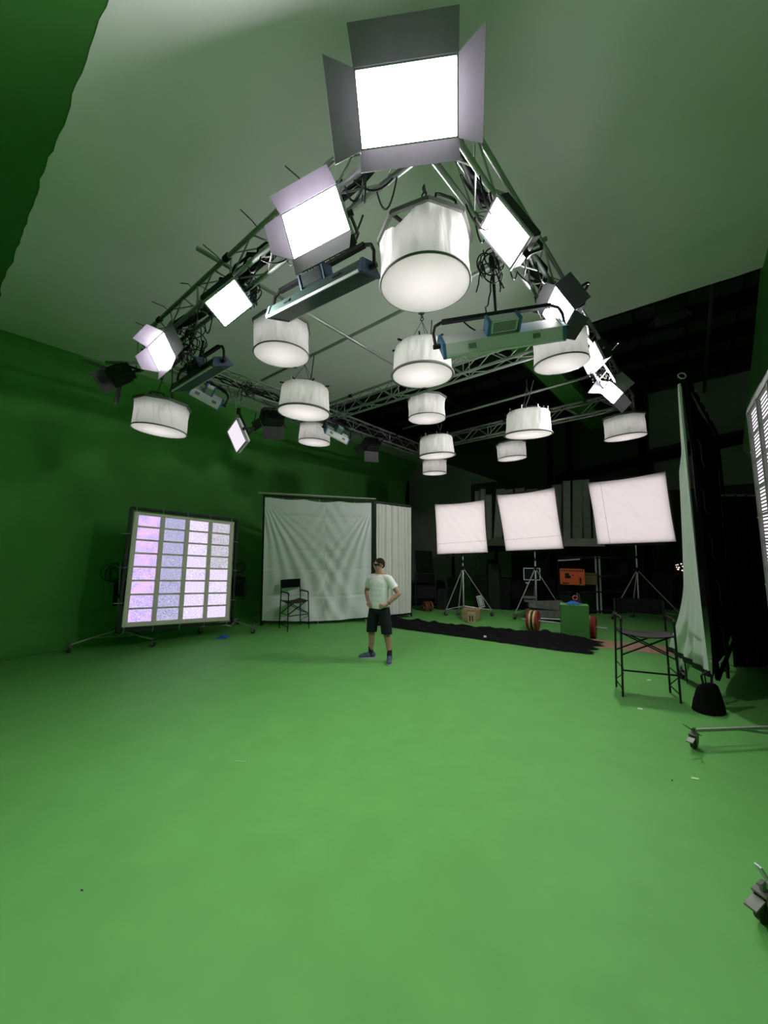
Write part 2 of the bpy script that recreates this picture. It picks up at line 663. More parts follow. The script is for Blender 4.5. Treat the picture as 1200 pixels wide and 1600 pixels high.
# fascia between the low ceiling and the dark roof
mb = MB()
mb.prism([ab(7.44, -1.05, CZ + 0.051), ab(7.44, 10.6, CZ + 0.051), ab(7.44, 10.6, 7.3), ab(7.44, -1.05, 7.3)], A * -0.08)
struct('trim_2', mb, 'beam', 'black fascia above the edge of the grey ceiling', 'fascia')

# left green wall with a coved foot and a round-cornered opening at its far end
mb = MB()
arch = [(14.66, 0)]
R = 1.65
for i in range(13):
    t = pi - i / 12 * pi / 2
    arch.append((14.66 + R + R * cos(t), 4.12 + R * sin(t)))
poly = [(-4, 0)] + arch + [(20, 4.12 + R), (20, CZ + 0.0), (-4, CZ + 0.0)]
mb.prism([ab(a, w1b(a), z) for a, z in poly], B * 0.15)
CR = 0.6
prof = []
for i in range(13):
    t = i / 12 * pi / 2
    prof.append((CR - CR * sin(t), CR - CR * cos(t)))
prof = [(CR - CR * sin(t), CR - CR * cos(t)) for t in [i / 14 * pi / 2 for i in range(15)]]
aa = [-4, 2, 6, 10, 13.2]
n0 = len(mb.v)
vs = []
for a in aa:
    for d, z in prof:
        # d: distance out from the wall, z height
        vs.append(ab(a, w1b(a) - d - 0.002, z + 0.001))
fs = []
k = len(prof)
for i in range(len(aa) - 1):
    for j in range(k - 1):
        fs.append((i * k + j, (i + 1) * k + j, (i + 1) * k + j + 1, i * k + j + 1))
mb.add(vs, fs)
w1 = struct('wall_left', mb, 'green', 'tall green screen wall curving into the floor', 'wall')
smooth_edges(w1, 30)

# wall behind the camera and right green wall end
mb = MB()
mb.prism([ab(-4, -3.5, 0), ab(-4, 12.8, 0), ab(-4, 12.8, 7), ab(-4, -3.5, 7)], A * -0.1)
struct('wall_near', mb, 'green', 'green painted wall behind the camera', 'wall')
e3 = [onb(1189, 410, -1.0), onb(1177, 540, -1.0), onb(1167, 625, -1.0), onb(1160, 700, -1.0)]
mb = MB()
ptz = [(-4, 0), (5.9, 0), (5.9, 2.0)] + [(p.dot(A), p.z) for p in reversed(e3)] + [(e3[0].dot(A), 7.3), (-4, 7.3)]
mb.prism([ab(a, -1.0, z) for a, z in ptz], B * -0.12)
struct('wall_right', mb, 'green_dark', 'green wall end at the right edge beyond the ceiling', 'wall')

# dark roof, its beams and storage walls
struct('ceiling', flat_poly([(7.3, -3.5), (16.2, -3.5), (16.2, 12.8), (7.3, 12.8)], 7.3, 7.4), 'roof',
       'dark metal roof over the storage area', 'roof')
for k, a in enumerate((8.05, 9.3, 10.7, 12.2, 13.8)):
    mb = MB()
    mb.bar(ab(a, -3.5, 7.12), ab(a, 12.6, 7.12), 0.16, 0.36)
    struct('trim_3', mb, 'beam', ['first', 'second', 'third', 'fourth', 'fifth'][k] +
           ' black roof beam counted from the grey ceiling edge', 'beam')
for k, b in enumerate((-0.55, 3.3, 6.2)):
    mb = MB()
    mb.cyl(ab(7.6, b, 6.82), ab(15.7, b, 6.82), 0.04)
    struct('trim_4', mb, 'roof', 'dim roof pipe ' + ['nearest the right wall', 'between the hanging trusses',
           'towards the left wall'][k], 'pipe')
mb = MB()
for b in [x * 0.95 - 3.0 for x in range(16)]:
    mb.bar(ab(7.6, b, 7.27), ab(16, b, 7.27), 0.05, 0.07)
struct('trim_5', mb, 'beam', 'thin black seams of the dark roof sheets', 'roof seam')
mb = MB()
mb.prism([ab(15.8, -3.5, 0), ab(15.8, 12.8, 0), ab(15.8, 12.8, 7.4), ab(15.8, -3.5, 7.4)], A * 0.1)
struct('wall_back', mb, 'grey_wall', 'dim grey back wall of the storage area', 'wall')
mb = MB()
mb.prism([ab(12, 12.2, 0), ab(16, 12.2, 0), ab(16, 12.2, 7.4), ab(12, 12.2, 7.4)], B * 0.1)
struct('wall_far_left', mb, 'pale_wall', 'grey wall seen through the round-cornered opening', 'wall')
mb = MB()
mb.prism([ab(5.9, -3.4, 0), ab(16, -3.4, 0), ab(16, -3.4, 7.4), ab(5.9, -3.4, 7.4)], B * -0.1)
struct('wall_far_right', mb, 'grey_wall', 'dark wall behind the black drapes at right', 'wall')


def back_panel(pxs, a, mat, label, name, cat, th=0.04):
    mb = MB()
    mb.prism([ona(x, y, a) for x, y in pxs], A * -th)
    return struct(name, mb, mat, label, cat)


back_panel([(1021, 721), (1178, 690), (1180, 755), (1024, 768)], 15.7, 'pale_wall',
           'pale grey board on the back wall beyond the black flag', 'trim_6', 'wall panel')
back_panel([(1013, 616), (1178, 578), (1176, 668), (1014, 702)], 15.75, 'pale_wall',
           'large dim grey sheet high on the back wall', 'trim_7', 'wall panel', 0.02)
back_panel([(868, 742), (1180, 672), (1180, 690), (868, 756)], 15.6, 'beam',
           'black steel beam crossing the back wall', 'trim_8', 'beam', 0.1)
back_panel([(735, 862), (800, 862), (800, 905), (735, 905)], 15.7, 'pale_wall',
           'pale wall patch below the high shelf', 'trim_9', 'wall panel', 0.03)
back_panel([(640, 700), (690, 722), (778, 752), (736, 757), (736, 965), (640, 965)], 15.72, 'pale_wall',
           'grey curved wall beside the opening', 'trim_10', 'wall panel', 0.03)
for k, x in enumerate((862, 893, 1008)):
    p = ona(x, 800, 15.5)
    mb = MB()
    mb.box((p.x, p.y, 3.65), (0.16, 0.16, 7.3))
    struct('trim_11', mb, 'beam', ['black steel column left of the tall flats', 'black steel column behind the tall flats',
           'black steel column behind the right silk'][k], 'column')
# bare strip in the painted floor
mb = MB()
q = [onz(760, 982, 0), onz(1100, 1016, 0), onz(1100, 1029, 0), onz(760, 994, 0)]
mb.slab([p + Z * 0.001 for p in q], 0.004, Z)
struct('trim_12', mb, 'ply', 'bare wooden strip crossing the green floor', 'floor strip')
# brush marks and scuffs stay flat on the floor

# ================================================================== TRUSSES AND GRID
TZ0, TZ1 = 4.75, 5.04


def truss(name, label, p0, p1, wv, z0=TZ0, z1=TZ1, step=0.36, cr=0.024, br=0.0085, cables=0, seed=1, tails=0):
    """box truss from p0 to p1 (plan points of the first chord); wv = vector to the second chord"""
    p0, p1, wv = V(p0), V(p1), V(wv)
    d = p1 - p0
    n = max(2, int(d.length / step))
    t = thing(name, label, 'truss', V((p0.x, p0.y, z0)))
    lo = [lambda s, w: p0 + d * s + wv * w + Z * z0, lambda s, w: p0 + d * s + wv * w + Z * z1]
    for w in (0, 1):
        for f in lo:
            MB().cyl(f(0, w), f(1, w), cr, seg=8).build('chord', 'alu', t, world=True, smooth=True)
    faces = [(lo[0], 0, lo[0], 1), (lo[1], 0, lo[1], 1), (lo[0], 0, lo[1], 0), (lo[0], 1, lo[1], 1)]
    for fa, wa, fb, wb in faces:
        mb = MB()
        for i in range(n):
            s0, s1 = i / n, (i + 1) / n
            if i % 2 == 0:
                mb.cyl(fa(s0, wa), fb(s1, wb), br, seg=5)
            else:
                mb.cyl(fb(s0, wb), fa(s1, wa), br, seg=5)
            if i % 4 == 0:
                mb.cyl(fa(s0, wa), fb(s0, wb), br, seg=5)
        mb.cyl(fa(1, wa), fb(1, wb), br, seg=5)
        mb.build('bracing', 'alu', t, world=True)
    if cables:
        r = random.Random(seed)
        for c in range(cables):
            s = r.uniform(0.0, 0.25)
            pts = []
            while s < 1.0:
                pts.append(lo[0](s, r.uniform(0.15, 0.85)) + Z * r.uniform(0.02, 0.20))
                s += r.uniform(0.03, 0.07)
            if len(pts) > 3:
                MB().tube(pts, r.uniform(0.009, 0.016), 5).build('cable_run', 'black', t, world=True)
        # loops hanging off the lower chords
        for c in range(cables * 2):
            s = r.uniform(0.05, 0.93)
            a, b = lo[0](s, r.choice((0, 1))), lo[0](min(1, s + r.uniform(0.03, 0.06)), r.choice((0, 1)))
            MB().tube(sag(a, b, r.uniform(0.05, 0.22), 10), 0.007, 5).build('cable_loop', 'black', t, world=True)
    for c in range(tails):
        r2 = random.Random(c * 7 + seed)
        q = lo[1]((c + 0.6) / (tails + 0.2), 0)
        o = -wv.normalized()
        MB().tube([q, q + o * 0.06 + Z * 0.03, q + o * r2.uniform(0.14, 0.24) + Z * r2.uniform(-0.02, 0.08)], 0.005, 5).build('cable_tail', 'black', t, world=True)
    # couplers at intervals
    for c in range(3):
        s = 0.12 + 0.36 * c
        MB().cyl(lo[1](s, 0) - d.normalized() * 0.04, lo[1](s, 0) + d.normalized() * 0.04, 0.036, seg=8).build('coupler', 'black', t, world=True)
    return t


TRN, TRW = A * 0.20, B * 0.24
truss('lighting_truss', 'box truss loaded with cables rising to the near corner at left', ab(1.90, 1.30), ab(1.95, 6.25), A * 0.19, cables=13, seed=3, tails=7)
truss('lighting_truss', 'box truss on the right carrying the lit panels', ab(2.05, 1.30), ab(9.25, 0.98), B * -0.20 + A * 0.0, cables=15, seed=4)
truss('lighting_truss', 'box truss along the green wall at far left', ab(2.1, 6.12), ab(9.6, 6.36), B * 0.2, cables=9, seed=8)
truss('lighting_truss', 'bare box truss crossing below the ceiling edge in the middle', ab(5.36, 1.22), ab(5.55, 6.1), A * 0.22)
truss('lighting_truss', 'farthest bare box truss below the dark roof', ab(8.78, 1.0), ab(9.35, 6.1), A * 0.2)


def pipe(name, label, p0, p1, r=0.024, mat='alu', loc=None):
    return single(name, MB().cyl(p0, p1, r, seg=10), mat, label, 'pipe', V(p0), smooth=True)


pipe('grid_pipe', 'steel pipe jutting past the left truss towards the ceiling', ab(1.69, 3.855, 5.09), ab(5.75, 3.84, 5.09), 0.024)
pipe('grid_pipe', 'steel pipe crossing over the other pipe inside the truss square', ab(4.07, 6.3, 5.14), ab(3.90, 1.0, 5.14), 0.024)
pipe('grid_pipe', 'thin pipe between the middle and the farthest truss', ab(8.15, 5.9, 5.07), ab(7.60, 0.95, 5.07), 0.024)
pipe('grid_pipe', 'short pipe stub beyond the left truss end above the dark fixture', ab(1.62, 6.45, 4.62), ab(2.05, 6.13, 4.68), 0.024)
pipe('grid_pipe', 'upright pipe above the largest drum light', onz(674, 250, 5.0) + Z * 0.0, V((onz(674, 250, 5.0).x, onz(674, 250, 5.0).y, 5.99)), 0.03)
# ================================================================== DRUM SPACE LIGHTS
RD, HD = 0.375, 0.42


def drum(label, pos, octagon, r=RD, h=HD, hang_z=4.75, hang_xy=None, rot=0.0, group='space lights', tiltv=None, gap=False, seed=0):
    """pos = centre of the lower hoop"""
    rnd = random.Random(seed)
    mat = M.Translation(V(pos)) @ M.Rotation(rot, 4, 'Z')
    if tiltv:
        mat = mat @ M.Rotation(tiltv[0], 4, 'X') @ M.Rotation(tiltv[1], 4, 'Y')
    t = thing('space_light', label, 'space light', mat, group)
    ph = [rnd.uniform(0, 6.28) for _ in range(4)]
    N = 96

    def octr(a):
        s = pi / 4
        m = (a + s / 2) % s - s / 2
        return cos(s / 2) / cos(m) * r * 1.03

    def skirt(u, v):
        a = 2 * pi * u
        top = octr(a) if octagon else r * 0.94
        rr = r * (1 - v) + top * v
        w = sin(pi * min(1, v * 1.02)) * 0.010
        rr += w * (sin(7 * a + ph[0]) + 0.7 * sin(13 * a + ph[1] + 2 * v) + 0.5 * sin(23 * a + ph[2] - 3 * v)) - 0.012 * sin(pi * v)
        z = h * v
        if not octagon and v > 0.9:
            rr -= (v - 0.9) * 0.35 * r * 2
        if octagon and gap and abs(((a - 3.6 + pi) % (2 * pi)) - pi) < 0.55 and v > 0.55:
            z -= (v - 0.55) * 0.28 * (1 - abs(((a - 3.6 + pi) % (2 * pi)) - pi) / 0.55)
        return (rr * cos(a), rr * sin(a), z)
    cm = 'drum' if octagon else 'drum_round'
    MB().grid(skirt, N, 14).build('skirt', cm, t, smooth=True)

    def disc(u, v):
        a = 2 * pi * u
        q = r * 0.985 * v
        return (q * cos(a), q * sin(a), 0.004 - 0.012 * (1 - v * v))
    MB().grid(disc, 48, 5).build('bottom_diffuser', 'drum_base', t, smooth=True)
    hoop = MB().torus((0, 0, 0.012), r * (1.0 if octagon else 1.035), 0.010 if octagon else 0.016, seg=48)
    hp = hoop.build('hoop', 'hoop', t, smooth=True, label=None)
    MB().box((r * 1.02 * cos(1.2), r * 1.02 * sin(1.2), 0.02), (0.06, 0.05, 0.035), M.Rotation(1.2 + pi / 2, 4, 'Z'), 0.006).build('hoop_clip', 'black', hp)
    # top frame
    if octagon:
        fr = MB()
        for i in range(8):
            a0, a1 = (i + 0.5) * pi / 4, (i + 1.5) * pi / 4
            R1 = r * 1.045
            fr.bar((R1 * cos(a0), R1 * sin(a0), h), (R1 * cos(a1), R1 * sin(a1), h), 0.03, 0.035)
        fr.build('top_frame', 'hoop', t)
        for s in (1, -1):
            hb = MB()
            y = s * r * 0.98
            hb.tube([(-0.09, y, h + 0.01), (-0.085, y, h + 0.055), (-0.05, y, h + 0.065), (0.05, y, h + 0.065), (0.085, y, h + 0.055), (0.09, y, h + 0.01)], 0.010, 6)
            hb.build('handle', 'black', t)
    else:
        fr = MB().torus((0, 0, h - 0.02), r * 0.80, 0.012, seg=40)
        fr.build('top_frame', 'hoop', t)
        for i in range(8):
            a = i * pi / 4 + 0.2
            MB().tube([(r * 0.86 * cos(a), r * 0.86 * sin(a), h - 0.02), (r * 0.88 * cos(a), r * 0.88 * sin(a), h + 0.05), (r * 0.84 * cos(a), r * 0.84 * sin(a), h + 0.06)], 0.006, 5).build('hook', 'steel', t)
    # lamp head inside the top: dark housing and a downward diode plate
    hs = MB()
    hs.cyl((0, 0, h - 0.03), (0, 0, h + 0.05), r * 0.62, seg=16)
    for i in range(8):
        a = (i + 0.5) * pi / 4
        hs.bar((0, 0, h), (r * 1.03 * cos(a), r * 1.03 * sin(a), h), 0.02, 0.02)
    hs.build('lamp_housing', 'black', t)
    MB().cyl((0, 0, h - 0.045), (0, 0, h - 0.031), r * 0.55, seg=24).build('diode_plate', 'plate', t)
    # suspension
    top = V(pos) + V((0, 0, h))
    hx, hy = (pos[0], pos[1]) if hang_xy is None else hang_xy
    ring = V((pos[0], pos[1], min(hang_z, top.z + 0.38)))
    wr = MB()
    for i in range(3):
        a = i * 2 * pi / 3 + 0.4
        wr.cyl(mat @ V((r * 0.6 * cos(a), r * 0.6 * sin(a), h + 0.04)), ring, 0.0035, seg=5)
    wr.build('bridle_wire', 'black', t, world=True)
    ch = MB()
    ch.torus(ring + Z * 0.03, 0.022, 0.007, n=V((0.6, 0.8, 0)), seg=14)
    ch.torus(ring + Z * 0.075, 0.022, 0.007, n=V((0.8, -0.6, 0)), seg=14)
    ch.build('hanging_ring', 'black', t, world=True)
    tp = V((hx, hy, hang_z))
    MB().cyl(ring + Z * 0.09, tp if tp.z > ring.z + 0.1 else ring + Z * 0.12, 0.009, seg=6).build('hanging_line', 'black', t, world=True)
    cb = sag(mat @ V((r * 0.3, r * 0.2, h + 0.05)), tp + V((0.14, 0.03, 0.0)), 0.10, 12)
    MB().tube(cb, 0.008, 5).build('power_cable', 'black', t, world=True)
    return t


def dpos(px, py, w, D=0.75):
    return dep(px, py, FPX * D / w)


OCT, RND = 'space lights with a folded eight-sided frame', 'space lights with a round gathered top'
drum('largest white drum light hanging under the brightest panel', dpos(664, 448, 139), True, hang_z=5.0, rot=0.35, seed=1, gap=True, group=OCT)
drum('white drum light partly behind the blue-ended silver fixture', dpos(660, 588, 92, 0.80), False, r=0.40, h=0.40, hang_z=5.1, rot=0.2, seed=2, group=RND)
drum('white drum light below the dark yoked fixture on the left', dpos(440, 556, 84), True, hang_z=5.06, rot=0.1, seed=3, group=OCT)
drum('white drum light with a wide hoop just below another drum at left', dpos(475, 646, 78, 0.80), False, r=0.40, h=0.42, hang_z=5.06, rot=0.9, seed=4, tiltv=(0.03, 0.03), group=RND)
drum('small white drum light tucked under a wide-hooped drum in front of the green wall', dpos(491, 692, 49), True, hang_z=5.0, rot=0.2, seed=5, tiltv=(0.0, 0.05), group=OCT)
drum('leftmost white drum light against the green wall', dpos(249, 674, 76), True, hang_z=4.75, rot=0.3, seed=6, tiltv=(0.0, 0.08), group=OCT)
drum('white drum light at the middle hanging above two smaller ones', dpos(667, 655, 57.5), True, hang_z=5.0, rot=0.15, seed=7, group=OCT)
drum('white drum light with a tilted hoop in the middle column', dpos(683, 713, 54, 0.80), False, r=0.40, h=0.44, hang_z=5.0, rot=0.5, seed=8, tiltv=(0.0, -0.06), group=RND)
drum('lowest and smallest white drum light of the middle column', dpos(679, 740, 37), True, hang_z=5.0, rot=0.1, seed=9, group=OCT)
drum('white drum light in front of the right lit panels', dpos(877, 570, 80, 0.68), True, r=0.34, h=0.38, hang_z=5.0, rot=0.25, seed=10, tiltv=(0.02, -0.05), group=OCT)
drum('white drum light with a tilted hoop hung from a short rod at right', dpos(825, 680, 68, 0.80), False, r=0.40, h=0.42, hang_z=5.05, rot=1.5, seed=11, tiltv=(0.0, -0.07), group=RND)
drum('small white drum light half behind the tilted drum at right', dpos(800, 717, 43), True, hang_z=5.0, rot=0.0, seed=12, tiltv=(0.0, -0.06), group=OCT)
drum('rightmost white drum light below the far truss corner', dpos(977, 684, 57), True, hang_z=4.75, rot=0.3, seed=13, tiltv=(0.0, -0.07), group=OCT)



def hang_coil(label, top, n, R, drop, seed):
    r = random.Random(seed)
    top = V(top)
    mb = MB()
    for i in range(n):
        o = V((r.uniform(-0.07, 0.07), r.uniform(-0.07, 0.07), 0))
        mb.torus(top + o - Z * (R + r.uniform(0, drop)), R * r.uniform(0.6, 1.05), 0.007, V((r.uniform(-1, 1), r.uniform(-1, 1), r.uniform(-.3, .3))), 22, 5)
    for i in range(4):
        o = V((r.uniform(-0.06, 0.06), r.uniform(-0.06, 0.06), 0))
        mb.tube(sag(top + o, top + o * 2.5 - Z * (drop + R * 2), -0.03, 8, 0.02, seed + i), 0.007, 5)
    return single('cable_bundle', mb, 'black', label, 'cable', top - Z * (drop + 2 * R))


hang_coil('tangle of black cables hanging above the silver fixture', dep(764, 385, 3.6), 7, 0.10, 0.18, 3)
hang_coil('tangle of black cables beside the panel without barn doors on the left truss', dep(396, 436, 4.35), 7, 0.09, 0.12, 5)
hang_coil('tangle of black cables below the left end of the left truss', dep(305, 500, 5.0), 9, 0.13, 0.42, 8)
hang_coil('tangle of black cables on the wall truss above the lilac panel', dep(388, 598, 6.6), 7, 0.10, 0.12, 9)
hang_coil('tangle of black cables beside the dark-doored panel on the right truss', dep(858, 438, 4.6), 7, 0.10, 0.15, 12)

# ================================================================== LIT PANELS WITH BARN DOORS
PN = {
    'P1': dict(C=[0.149, 2.215, 4.817], R=[[0.995, -0.079, 0.059], [-0.093, -0.542, 0.835]], w=0.62, h=0.363, flaps=[('T', .22, .176, .012, -.001), ('R', .55, .167, .07, .065), ('B', .4, .134, .004, .009), ('L', .3, .183, .065, .056)]),
    'P2': dict(C=[-0.506, 2.637, 4.387], R=[[0.924, -0.234, 0.303], [-0.269, 0.165, 0.949]], w=0.45, h=0.424, flaps=[('T', .45, .14, .03, -.02), ('B', .15, .165, -.05, .0), ('L', .35, .139, -.084, -.088)]),
    'P3': dict(C=[0.940, 2.793, 4.447], R=[[0.561, -0.047, -0.826], [0.268, -0.934, 0.235]], w=0.405, h=0.255, flaps=[]),
    'P4': dict(C=[-1.564, 3.671, 4.446], R=[[0.787, -0.054, 0.615], [-0.274, -0.923, 0.27]], w=0.356, h=0.293, flaps=[]),
    'P5': dict(C=[-2.845, 4.71, 4.468], R=[[0.82, -0.525, 0.226], [-0.385, -0.216, 0.897]], w=0.39, h=0.314, flaps=[('T', 1.0, .18, -.03, -.04), ('L', .9, .173, -.09, -.075), ('B', .65, .153, -.057, -.045), ('R', .2, .263, -.004, .003)]),
    'P6': dict(C=[1.84, 3.842, 4.469], R=[[-0.104, -0.991, 0.086], [-0.496, 0.127, 0.859]], w=0.42, h=0.313, flaps=[('R', -.75, .163, -.025, .022), ('B', -.55, .163, -.038, -.049), ('T', .65, .109, .004, .004)]),
    'P7': dict(C=[2.918, 5.163, 4.61], R=[[-0.06, -0.997, 0.048], [-0.366, 0.067, 0.928]], w=0.42, h=0.254, flaps=[]),
    'P8': dict(C=[4.01, 6.50, 4.655], R=[[-0.19, -0.93, 0.08], [-0.62, 0.10, 0.77]], w=0.42, h=0.273, flaps=[('T', .75, .22, .02, .02), ('R', -.85, .212, -.02, .006), ('B', .1, .217, -.005, -.012), ('L', -.45, .148, .04, .032)]),
    'P9': dict(C=[-2.328, 5.914, 3.71], R=[[0.634, -0.716, 0.293], [-0.417, 0.003, 0.909]], w=0.40, h=0.377, flaps=[]),
}


def panel(key, label, anchor, emit=None, flapmat='flap', thin=False):
    d = PN[key]
    rx, ry = V(d['R'][0]).normalized(), V(d['R'][1])
    ry = (ry - rx * ry.dot(rx)).normalized()
    mat = frame(d['C'], rx, ry, rx.cross(ry))
    t = thing('softlight_panel', label, 'studio light', mat)
    w, h = d['w'], d['h']
    dp = 0.05 if thin else 0.11
    hs = MB().box((0, 0, -dp / 2 - 0.012), (w + 0.03, h + 0.03, dp), None, 0.012)
    if not thin:
        for i in range(9):
            x = (i / 8 - 0.5) * w * 0.86
            hs.box((x, 0, -dp - 0.03), (0.008, h * 0.86, 0.05))
    hs.build('housing', 'black' if not thin else 'silver', t)
    MB().box((0, 0, -0.004), (w, h, 0.008)).build('lit_face', emit or 'panel_' + key, t, label='glowing white diffuser face')
    bz = MB()
    for sx, sy, ww, hh in ((0, 1, w + 0.036, 0.018), (0, -1, w + 0.036, 0.018), (1, 0, 0.018, h), (-1, 0, 0.018, h)):
        bz.box((sx * (w / 2 + 0.009), sy * (h / 2 + 0.009), 0.0), (ww, hh, 0.026))
    bz.build('bezel', 'bezel', t)
    hw, hh = w / 2 + 0.012, h / 2 + 0.012
    E = {'T': (V((-hw, hh, 0)), V((hw, hh, 0)), V((0, 1, 0))), 'R': (V((hw, hh, 0)), V((hw, -hh, 0)), V((1, 0, 0))),
         'B': (V((hw, -hh, 0)), V((-hw, -hh, 0)), V((0, -1, 0))), 'L': (V((-hw, -hh, 0)), V((-hw, hh, 0)), V((-1, 0, 0)))}
    for ed, th, L, e1, e2 in d['flaps']:
        a, b, o = E[ed]
        tv = (b - a).normalized()
        dv = o * cos(th) + V((0, 0, 1)) * sin(th)
        a = a + V((0, 0, 0.014))
        b = b + V((0, 0, 0.014))
        q = [a, b, b + dv * L + tv * e2, a + dv * L - tv * e1]
        nn = dv.cross(tv).normalized() * -0.004
        fl = MB().slab(q, 1.0, nn).build('barn_door', flapmat, t, label='dark metal barn door leaf')
        hg = MB()
        nh = 4 if (b - a).length > 0.5 else 2
        for i in range(nh):
            s = (i + 0.5) / nh
            p = a.lerp(b, s)
            hg.bar(p - tv * 0.020 + o * 0.004, p + tv * 0.020 + o * 0.004, 0.008, 0.008)
            hg.bar(p - tv * 0.020 + dv * 0.008, p - tv * 0.012 + dv * 0.02, 0.005, 0.006)
            hg.bar(p + tv * 0.020 + dv * 0.008, p + tv * 0.012 + dv * 0.02, 0.005, 0.006)
            hg.bar(p - tv * 0.012 + dv * 0.02, p + tv * 0.012 + dv * 0.02, 0.005, 0.006)
        hg.build('hinge', 'bezel', fl)
    # yoke and clamp up to the truss
    yk = MB()
    zb = -dp - 0.16
    yk.tube([(-w / 2 - 0.035, 0, -dp / 2), (-w / 2 - 0.035, 0, zb + 0.04), (-w / 2, 0, zb), (w / 2, 0, zb), (w / 2 + 0.035, 0, zb + 0.04), (w / 2 + 0.035, 0, -dp / 2)], 0.014, 6)
    for s in (-1, 1):
        yk.cyl((s * (w / 2 + 0.01), 0, -dp / 2), (s * (w / 2 + 0.06), 0, -dp / 2), 0.022, seg=8)
    yk.build('yoke', 'black', t)
    pb = mat @ V((0, 0, zb))
    an = V(anchor)
    MB().cyl(pb, an, 0.018, seg=8).cyl(an - Z * 0.05, an + Z * 0.05, 0.035, seg=8).build('truss_clamp', 'black', t, world=True)
    MB().tube(sag(mat @ V((w * 0.2, -h * 0.2, -dp)), an + V((0.25, 0.12, 0.02)), 0.13, 12), 0.008, 5).build('power_cable', 'black', t, world=True)
    return t


panel('P1', 'largest and brightest lit panel with four barn doors at top centre', ab(2.0, 1.32, 4.90))
panel('P2', 'second largest lit panel with barn doors on the left truss', ab(1.99, 2.15, 4.78))
panel('P3', 'lit panel without barn doors nearest on the right truss', ab(3.15, 1.14, 4.85))
panel('P4', 'lit panel without barn doors on the left truss', ab(2.02, 3.95, 4.93))
panel('P5', 'lit panel with half-closed barn doors at the far end of the left truss', ab(2.05, 5.75, 4.80))
panel('P6', 'lit panel with two dark barn doors behind the silver fixture', ab(4.65, 1.08, 4.82), flapmat='flap_black')
panel('P7', 'small lit panel without barn doors behind the right drum light', ab(6.0, 1.02, 4.78))
panel('P8', 'farthest lit panel with barn doors on the right truss', ab(8.05, 0.95, 4.85))
p9 = V(PN['P9']['C'])
panel('P9', 'thin lilac panel hanging on a long rod before the green wall', ab(3.3, 5.75, 4.2), emit='panel_dim', thin=True)
q9 = ab(3.3, 5.75, 4.2)
pipe('drop_rod', 'thin rod holding the lilac panel below the left wall truss', V((q9.x, q9.y, 4.15)), ab(3.3, 6.12, 4.74), 0.016, 'alu')

# ================================================================== LONG TUBE FIXTURES WITH YOKES


